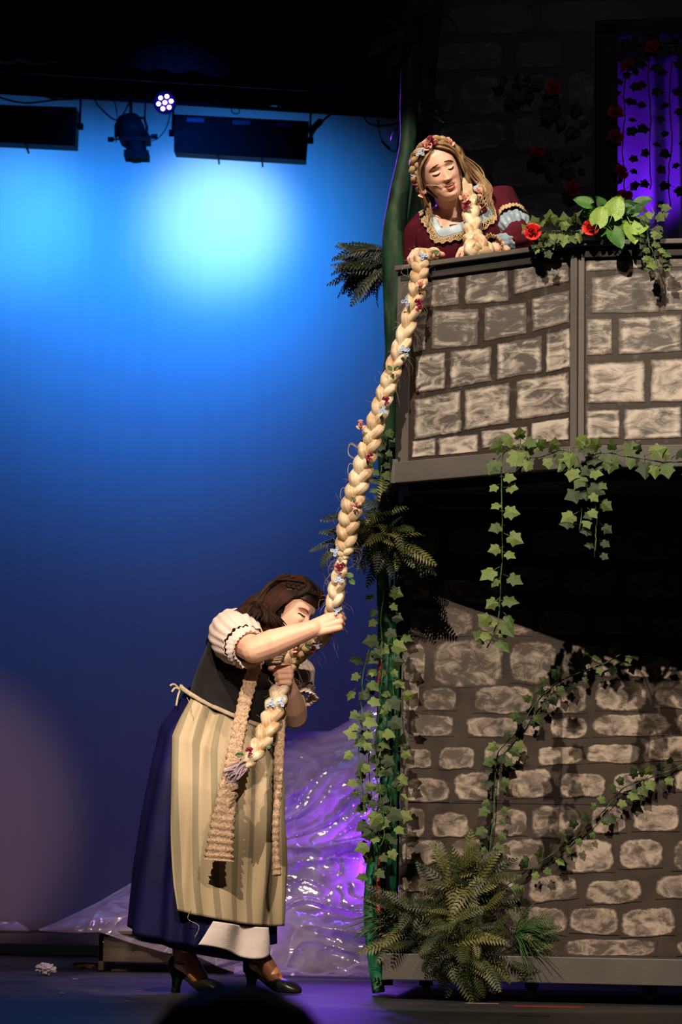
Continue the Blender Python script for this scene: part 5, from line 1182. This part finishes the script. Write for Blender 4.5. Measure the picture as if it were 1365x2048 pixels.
fern('dark fern tuft spilling right over the edge of the lower wall, under the balcony corner', P(795, 1095, 8.86), 40, .13, dr(.7, -.5, .5, .6, -.4, .1), 3, (0, 1, 4), cl=.35)
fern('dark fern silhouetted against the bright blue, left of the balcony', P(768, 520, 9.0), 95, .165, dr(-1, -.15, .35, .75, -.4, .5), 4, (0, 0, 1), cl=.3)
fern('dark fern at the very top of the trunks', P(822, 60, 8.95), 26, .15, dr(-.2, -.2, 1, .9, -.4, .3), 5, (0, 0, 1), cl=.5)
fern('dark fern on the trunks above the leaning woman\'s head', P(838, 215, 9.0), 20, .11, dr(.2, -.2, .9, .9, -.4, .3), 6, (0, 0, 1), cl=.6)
fern('low fern on the tower base, left of the tall one', P(838, 1850, 8.80), 85, .155, dr(-.15, .15, 1, .65, -.6, .1), 7, (1, 3, 3), cl=.45)
fern('tall fern on the tower base reaching up the wall', P(935, 1790, 8.78), 95, .165, dr(.0, .35, .9, .8, -.6, .1), 8, (3, 2, 2), cl=.48)
fern('fern spilling over the front plank of the tower base', P(925, 1885, 8.66), 95, .145, dr(-.05, -.2, 1, .75, -.6, .0), 9, (2, 3, 2), cl=.50)
fern('small fern on the tower base at the right end of the ferns', P(1040, 1885, 8.70), 44, .135, dr(.4, .1, .9, .45, -.5, .1), 10, (1, 3, 2), cl=.45)
def grass(label, c, n, L, ax, seed):
    rr = random.Random(seed); root = thing('ornamental_grass', label, 'grass', c, 'plastic grass tufts on the tower base')
    mb = MB()
    for k_ in range(n):
        d = V((ax+rr.uniform(-.5, .5), rr.uniform(-.6, .2), rr.uniform(-.5, .6))).normalized(); e = c+d*L*rr.uniform(.6, 1.1)+V((0, 0, -.02)); mb.tube(spline([c, c.lerp(e, .5)+V((0, 0, .02)), e], 7), [.0011]*6+[.0003], 3)
    keep(mb.obj('blades', M_stem), root)
grass('fine grass tuft sticking out left of the tower base', P(790, 1850, 8.78), 60, .17, -1, 1)
grass('fine grass tuft drooping over the plank at the right of the ferns', P(1030, 1870, 8.62), 60, .16, .6, 2)
# pothos bush on the rail
def pothos_mesh(m):
    mb = MB()
    def f(u, v): w_ = (math.sin(math.pi*min(1, v*.93+.07))**.65)*(.48-.20*v)*(2*u-1)*1.15; return (w_, v-.16*(2*u-1)**2*(1-v)*1.2, .10*abs(2*u-1)-.22*v*v)
    mb.grid(f, 7, 10); mb.tube([(0, -.5, -.10), (0, -.2, 0), (0, .05, 0)], .02, 5); me = mb.mesh('leaf'); me.materials.append(m); me.polygons.foreach_set('use_smooth', [True]*len(me.polygons)); return me
PM = [pothos_mesh(leafmat('pothos_leaf_bright', (.33, .52, .10), (.16, .34, .05), .3, 12)), pothos_mesh(leafmat('pothos_leaf_green', (.09, .26, .05), (.03, .12, .025), .3, 12)), pothos_mesh(leafmat('pothos_leaf_deep', (.04, .14, .035), (.018, .06, .02), .3, 12))]
pt = thing('pothos_plant', 'bushy bright green pothos sitting on the balcony rail', 'plant', P(1225, 455, 8.30)); rr = random.Random(4)
keep(MB().ell(P(1228, 455, 8.31), (.05, .03, .02)).obj('crown', M_stem), pt)
for k_ in range(46):
    px, py = rr.gauss(1225, 27), rr.gauss(432, 17); z = V((rr.uniform(-.5, .5), -1, rr.uniform(-.1, 1))); y = V(((px-1225)*.02+rr.uniform(-.4, .4), -.4, (440-py)*.02+rr.uniform(-.5, .2)))
    o = bpy.data.objects.new('leaf', PM[rr.choice((0, 1, 1, 2, 2))]); C.objects.link(o); keep(o, pt); o.matrix_basis = frame(y, z, P(px, py, 8.30+rr.uniform(-.07, .06)), rr.uniform(.045, .066))
# named feature leaves as in the photograph
for px, py, sz, ro, i_ in ((1225, 432, .078, .35, 0), (1262, 450, .07, 2.9, 0), (1195, 448, .07, .3, 0), (1225, 462, .072, 2.6, 1), (1180, 410, .06, -1.2, 1), (1268, 462, .055, 1.2, 0)):
    o = bpy.data.objects.new('leaf', PM[i_]); C.objects.link(o); keep(o, pt); o.matrix_basis = frame(V((math.sin(ro), -.2, math.cos(ro))), V((.1, -1, .5)), P(px, py, 8.19), sz)
def rose(label, px, py, d, r=.026, grp='red roses'):
    M = facing(P(px, py, d), (rnd.uniform(-.5, .5), -.8, rnd.uniform(.1, .7))); root = thing('rose', label, 'rose', P(px, py, d), grp)
    rosebud(r, M_red, root, M, 12, 'bloom'); 
    for q in (0, 2.1, 4.2):
        def f(u, v, q=q): w_ = math.sin(math.pi*v)*.3*r*1.6*(2*u-1); k_ = v*r*1.5; return (k_*math.cos(q)-w_*math.sin(q), k_*math.sin(q)+w_*math.cos(q), -.1*r-.25*r*v)
        g = MB().grid(f, 4, 6); keep(MB().add(g.v, g.f, M).obj('sepal', M_lf), root)
for a in (('bright red rose lying on the rail at the left end of the ivy garland', 1066, 465, 8.27), ('bright red rose on the rail at the left foot of the pothos', 1183, 457, 8.22), ('dim red rose highest on the upper wall, left of the doorway', 1107, 177, 9.22), ('dim red rose on the upper wall behind the leaning woman', 1076, 307, 9.22),
          ('dim red rose low on the upper wall, above the rail', 1145, 380, 9.22), ('red rose at the upper left of the violet doorway', 1231, 226, 9.20), ('red rose beside the violet doorway, second down its left edge', 1232, 275, 9.20), ('dark red rose on the left edge of the violet doorway, second from the bottom', 1241, 346, 9.20),
          ('red rose at the foot of the violet doorway, just over the pothos', 1250, 394, 9.16), ('dark rose at the top left corner of the doorway', 1257, 132, 9.20), ('dark rose over the top of the doorway', 1305, 96, 9.20)):
    rose(*a)
# ------------------------------------------------------------------ plastic sheeting, platform, floor litter
m, nt, b = newmat('crumpled_clear_plastic'); L_ = nt.links.new
b.inputs['Base Color'].default_value = (.62, .52, .78, 1); b.inputs['Roughness'].default_value = .10; b.inputs['Specular IOR Level'].default_value = .9
n1 = N(nt, 'ShaderNodeTexNoise'); n1.inputs['Scale'].default_value = 3.2; n1.inputs['Detail'].default_value = 4; n1.inputs['Distortion'].default_value = 1.5; L_(coords(nt, (1.3, 1, 2.4), (0, R(35), 0)), n1.inputs[0])
vo = N(nt, 'ShaderNodeTexVoronoi'); vo.inputs['Scale'].default_value = 26; L_(coords(nt, (1, 1, 2.2), (0, R(35), 0)), vo.inputs[0])
ad = N(nt, 'ShaderNodeMath', operation='MULTIPLY_ADD'); L_(vo.outputs[0], ad.inputs[0]); ad.inputs[1].default_value = .10; L_(n1.outputs[0], ad.inputs[2])
bp = N(nt, 'ShaderNodeBump'); bp.inputs['Strength'].default_value = .6; bp.inputs['Distance'].default_value = .03; L_(ad.outputs[0], bp.inputs['Height']); L_(bp.outputs[0], b.inputs['Normal'])
tl2 = N(nt, 'ShaderNodeBsdfTranslucent'); tl2.inputs[0].default_value = (.75, .62, .9, 1); tr2 = N(nt, 'ShaderNodeBsdfTransparent'); tr2.inputs[0].default_value = (.9, .88, 1, 1)
x1 = N(nt, 'ShaderNodeMixShader'); x1.inputs[0].default_value = .55; L_(b.outputs[0], x1.inputs[1]); L_(tl2.outputs[0], x1.inputs[2])
gl = N(nt, 'ShaderNodeBsdfGlossy'); gl.inputs[0].default_value = (.9, .88, 1, 1); gl.inputs['Roughness'].default_value = .14; L_(bp.outputs[0], gl.inputs['Normal'])
x3 = N(nt, 'ShaderNodeMixShader'); x3.inputs[0].default_value = .16; L_(x1.outputs[0], x3.inputs[1]); L_(gl.outputs[0], x3.inputs[2]); x1 = x3
x2 = N(nt, 'ShaderNodeMixShader'); L_(ramp(nt, n1.outputs[0], [(.35, (.55,)*3), (.6, (.22,)*3)]), x2.inputs[0]); L_(x1.outputs[0], x2.inputs[1]); L_(tr2.outputs[0], x2.inputs[2])
L_(x2.outputs[0], nt.nodes['Material Output'].inputs[0]); M_plas = m
topl = [(78, 1858), (110, 1846), (190, 1808), (270, 1762), (350, 1725), (420, 1670), (480, 1600), (530, 1520), (562, 1468), (600, 1464), (662, 1462), (700, 1440), (740, 1402), (800, 1385)]
botl = [(78, 1862), (150, 1866), (200, 1864), (260, 1885), (330, 1905), (400, 1915), (440, 1935), (480, 1948), (530, 1958), (580, 1950), (650, 1962), (700, 1955), (760, 1962), (800, 1960)]
def lin(t, x):
    for (a, b_), (c, d) in zip(t, t[1:]):
        if x <= c: return b_+(d-b_)*max(0, (x-a))/(c-a)
    return t[-1][1]
def plast(u, v):
    px = 78+u*722; yt, yb = lin(topl, px), lin(botl, px)
    py = yb+(yt-yb)*v
    w_ = min(1, (yb-yt)/200)
    d0 = 11.05+(.0 if px < 430 else -.15); d = d0+(.75*v**1.2)*w_+.05
    q = (px*.006+py*.010); q2 = px*.012-py*.006
    a_ = px*.0055+py*.0095+.8*nz(px*.006, py*.006, 4); c_ = px*.007-py*.003
    rg = lambda x, y, z: 1-min(1, abs(nz(x, y, z))*2.6)
    fold = .16*nz(a_*.8, c_*.3, 2)+.09*rg(a_*.8, c_*.25, 3)**2+.035*rg(a_*2.0, c_*.5, 7)**3+.010*rg(px*.022, py*.03, 11)**2
    p = P(px, py, d-w_*fold*1.5*math.sin(math.pi*min(1, v*.9+.12))); p.z = max(p.z, .006+.004*v)
    return p
po = MB().grid(plast, 420, 220).obj('plastic_sheet', M_plas); tag(po, 'big crumpled clear plastic sheet glowing purple, heaped behind the bent woman', 'plastic sheet')
def pl2(u, v):
    px = 470+u*320; t = v; p = P(px, 1968-t*(34+10*math.sin(u*9)), 10.75+.25*math.sin(t*math.pi)); p.y += .05*nz(u*9, v*4)-.12*math.sin(v*math.pi); p.z = max(.008, p.z+.02*nz(u*7, v*3, 3)); return p
tag(MB().grid(pl2, 120, 30).obj('plastic_sheet', M_plas), 'low rolled hem of clear plastic lying on the floor between the woman and the tower', 'plastic sheet')
def pl3(u, v):
    px = -90+u*148; p = P(px, 1862-v*(24+6*math.sin(u*7))*min(1, (1-u)*5+.1), 11.3+.1*v+.02*nz(u*8, v*5)); return p
tag(MB().grid(pl3, 60, 20).obj('plastic_sheet', M_plas), 'small edge of clear plastic on the ledge at the left edge', 'plastic sheet')
M_ply = mat('dark_plywood', (.050, .035, .026), (.03, .02, .016), rough=.7, scale=8, stretch=(1, 1, 6))
pf = thing('low_platform', 'low dark wooden stage platform half covered by the plastic', 'platform', (P(330, 1940, 11.2).x, 11.4, 0))
x0 = P(197, 1900, 11.15).x; x1_ = P(470, 1900, 11.15).x; zt = P(200, 1866, 11.15).z
keep(bev(MB().box(((x0+x1_)/2, 11.165, zt/2+.02), (x1_-x0, .03, zt-.045)).obj('front_board', M_ply, smooth=False), .003), pf)
keep(bev(MB().box((x0+.012, 11.45, zt/2), (.024, .6, zt-.01)).obj('side_board', M_ply, smooth=False), .003), pf)
xl = P(76, 1866, 11.12).x; keep(bev(MB().box(((xl+x1_)/2, 11.42, zt+.004), (x1_-xl, .62, .014)).obj('top_board', M_ply, smooth=False), .002), pf)
keep(MB().box(((x0+x1_)/2, 11.5, .012), (x1_-x0-.1, .5, .022)).obj('foot', M_ply, smooth=False), pf)
keep(MB().ell((x0+.02, 11.148, zt-.04), (.004, .003, .004)).obj('screw', mat('screw_metal', (.6, .6, .6), rough=.3, metal=1)), pf)
xa = P(-200, 1865, 11.3).x; xb = P(57, 1865, 11.3).x; zl = P(20, 1864, 11.3).z
lg = thing('low_platform', 'thin dark ledge entering at the left edge, under the small piece of plastic', 'platform', (xa+.1, 11.45, 0))
keep(MB().box(((xa+xb)/2, 11.5, zl), (xb-xa, .4, .012)).obj('top_board', M_ply, smooth=False), lg); keep(MB().box((xa+.1, 11.5, zl/2), (.05, .3, zl-.012)).obj('leg', M_ply, smooth=False), lg)
def fp(px, py):
    r = ray(px, py); return CAM+r*(-CZ/r.z)
# crumpled tissue
c = fp(91, 1952); rr = random.Random(9); mbx = MB().ell((0, 0, 0), (1, 1, 1), nu=40, nv=26); vs = [V(v)*(1+.55*nz(v[0]*2.6, v[1]*2.6, v[2]*2.6)+.25*nz(v[0]*7, v[1]*7, v[2]*7)) for v in mbx.v]
vs = [(v.x*.036, v.y*.026, v.z*.021) for v in vs]; zmin = min(v[2] for v in vs)
tag(MB().add(vs, mbx.f).obj('crumpled_tissue', mat('white_tissue', (.80, .76, .80), rough=.9, scale=30), smooth=False, loc=(c.x, c.y, -zmin+.0003)), 'crumpled white tissue lying on the stage floor at the left', 'tissue')
c = fp(172, 1937); vs = [V(v)*(1+.6*nz(v[0]*3, v[1]*3, v[2]*3+4)) for v in mbx.v]; vs = [(v.x*.055, v.y*.03, v.z*.012) for v in vs]; zmin = min(v[2] for v in vs)
tag(MB().add(vs, mbx.f).obj('straw_clump', mat('dry_straw', (.25, .14, .05), (.12, .06, .02), rough=.9, scale=80, bump=.8), loc=(c.x, c.y, -zmin+.0003)), 'small clump of brown straw beside the corner of the low platform', 'straw')
def bit(label, px, py, w_, h_, col, rz=0., cat='paper scrap', nm='paper_scrap'):
    c = fp(px, py); mbq = MB(); nn = 8
    def f(u, v): return ((u-.5)*w_*(1+.2*nz(v*5+px)), (v-.5)*h_*(1+.3*nz(u*5+py)), .0012+.0015*abs(nz(u*4+px, v*4)))
    mbq.grid(f, nn, 5); o = mbq.obj(nm, mat('scrap_'+nm, col, rough=.7, scale=60), loc=(c.x, c.y, .0005)); o.rotation_euler.z = rz; solid(o, .0006, 1); return tag(o, label, cat)
bit('gold scrap of foil on the floor near the left edge, below the tissue', 124, 1987, .022, .03, (.5, .38, .08))
bit('red strip of spike tape at the bottom left', 24, 1986, .055, .012, (.30, .02, .03), cat='floor tape', nm='floor_tape')
bit('faint pink strip of tape right of the gold scrap', 186, 1983, .05, .01, (.25, .03, .05), cat='floor tape', nm='floor_tape')
bit('short pink mark of tape nearer the woman\'s heel', 272, 1983, .05, .012, (.28, .05, .05), cat='floor tape', nm='floor_tape')
bit('small white paper speck left of the woman\'s rear shoe', 150, 1959, .02, .012, (.7, .6, .65))
bit('tiny orange speck in the middle of the floor in front of the woman', 254, 2003, .014, .02, (.6, .32, .12))
bit('thin pale strip of tape lying in front of the tower on its left', 965, 2008, .11, .012, (.55, .42, .30), cat='floor tape', nm='floor_tape')
bit('short yellowish tape mark in front of the tower, right of the red one', 1200, 2005, .04, .012, (.35, .32, .08), cat='floor tape', nm='floor_tape')
bit('thin brown scuffed strip in front of the red mark', 1068, 2033, .10, .012, (.20, .10, .05), cat='floor tape', nm='floor_tape')
bit('green glitter speck at the far left of the floor', 6, 1961, .02, .012, (.05, .35, .2))
bit('tiny pale speck on the floor between the two thin tapes', 998, 2042, .01, .012, (.6, .55, .5))
c = fp(1098, 2014)
def rd(u, v): return ((u-.5)*.235, (v-.5)*.10*(1-.5*abs(2*u-1)*(.6+.6*nz(u*5, v*3)))+.015*nz(u*9, 3), .0006)
o = MB().grid(rd, 30, 6).obj('floor_tape', mat('red_spike_tape', (.30, .015, .012), (.12, .008, .006), rough=.6, scale=45), loc=(c.x, c.y, .0004)); solid(o, .0006, 1); tag(o, 'worn red cross mark of tape on the floor in front of the tower', 'floor tape')
# spectator whose head rises into the bottom of the picture
sh_ = thing('person', 'dark out-of-focus head of a spectator at the bottom edge', 'person', (P(470, 2100, 2.7).x, 2.7, -1.25))
hcx = P(476, 2048, 2.7); topz = P(470, 1980, 2.7).z; mb = MB(); HM = Matrix(((1, 0, 0), (0, 1, 0), (0, 0, 1))).to_4x4(); HM.translation = V((hcx.x, 2.7, topz-.135))
mb.add(*head_geo('x'), M=HM); b0 = HM.translation; mb.capsule(b0+V((0, -.02, -.06)), b0+V((0, -.03, -.19)), .055, .06)
mb.capsule(b0+V((-.15, -.03, -.25)), b0+V((.15, -.03, -.25)), .07, .07); mb.capsule(b0+V((0, -.03, -.25)), b0+V((0, -.03, -.65)), .15, .14)
for s in (-1, 1):
    mb.capsule(b0+V((s*.17, -.03, -.25)), b0+V((s*.21, -.02, -.52)), .055, .045); mb.capsule(b0+V((s*.21, -.02, -.52)), b0+V((s*.16, .18, -.62)), .042, .03)
    Mh = frame((0, 1, -.2), (0, .2, 1), b0+V((s*.15, .19, -.62))); hand_parts(mb, Mh, -1 if s > 0 else 1, [(20, 30, 20)]*4, [(.02, .018, -.01), (.045, .045, -.014), (.055, .07, -.018), (.058, .088, -.02)])
    mb.capsule(b0+V((s*.09, -.03, -.66)), b0+V((s*.10, .36, -.64)), .085, .06); mb.capsule(b0+V((s*.10, .36, -.64)), V((b0.x+s*.10, b0.y+.36, -1.19)), .058, .04); mb.capsule(V((b0.x+s*.10, b0.y+.34, -1.205)), V((b0.x+s*.10, b0.y+.50, -1.22)), .04, .028)
fuse(mb, 'body', M_skin, sh_, .006, 2)
LH = Locks(); M_bh = hair_mat('black_hair', (.004, .003, .003), (.008, .006, .005), (.015, .012, .010))
vs, fs = capfn(HM, '', .022, lambda x, y, z: z > .05 or y < .02); LH.add(vs, fs); LH.uv += [[(0, 0)]*4 for _ in fs]
rq = random.Random(8)
for k_ in range(90):
    a = rq.uniform(0, 2*math.pi); q = lambda r_, z: HM @ V((r_*math.cos(a)*1.0, r_*math.sin(a)*1.1-.01, z)); 
    if math.sin(a) > .55: continue
    LH.lock([HM @ V((0, 0, .136)), q(.07, .11), q(.105, .03), q(.11, -.08), q(.10, -.16)], .014, flat=.6)
LH.build('hair', M_bh, sh_)
sb = puff('shirt', [b0+V((0, -.03, -.17)), b0+V((0, -.03, -.24)), b0+V((0, -.03, -.34)), b0+V((0, -.03, -.70))], [.07, .23, .21, .20], M_black, sh_, fl=.6, amp=.04)
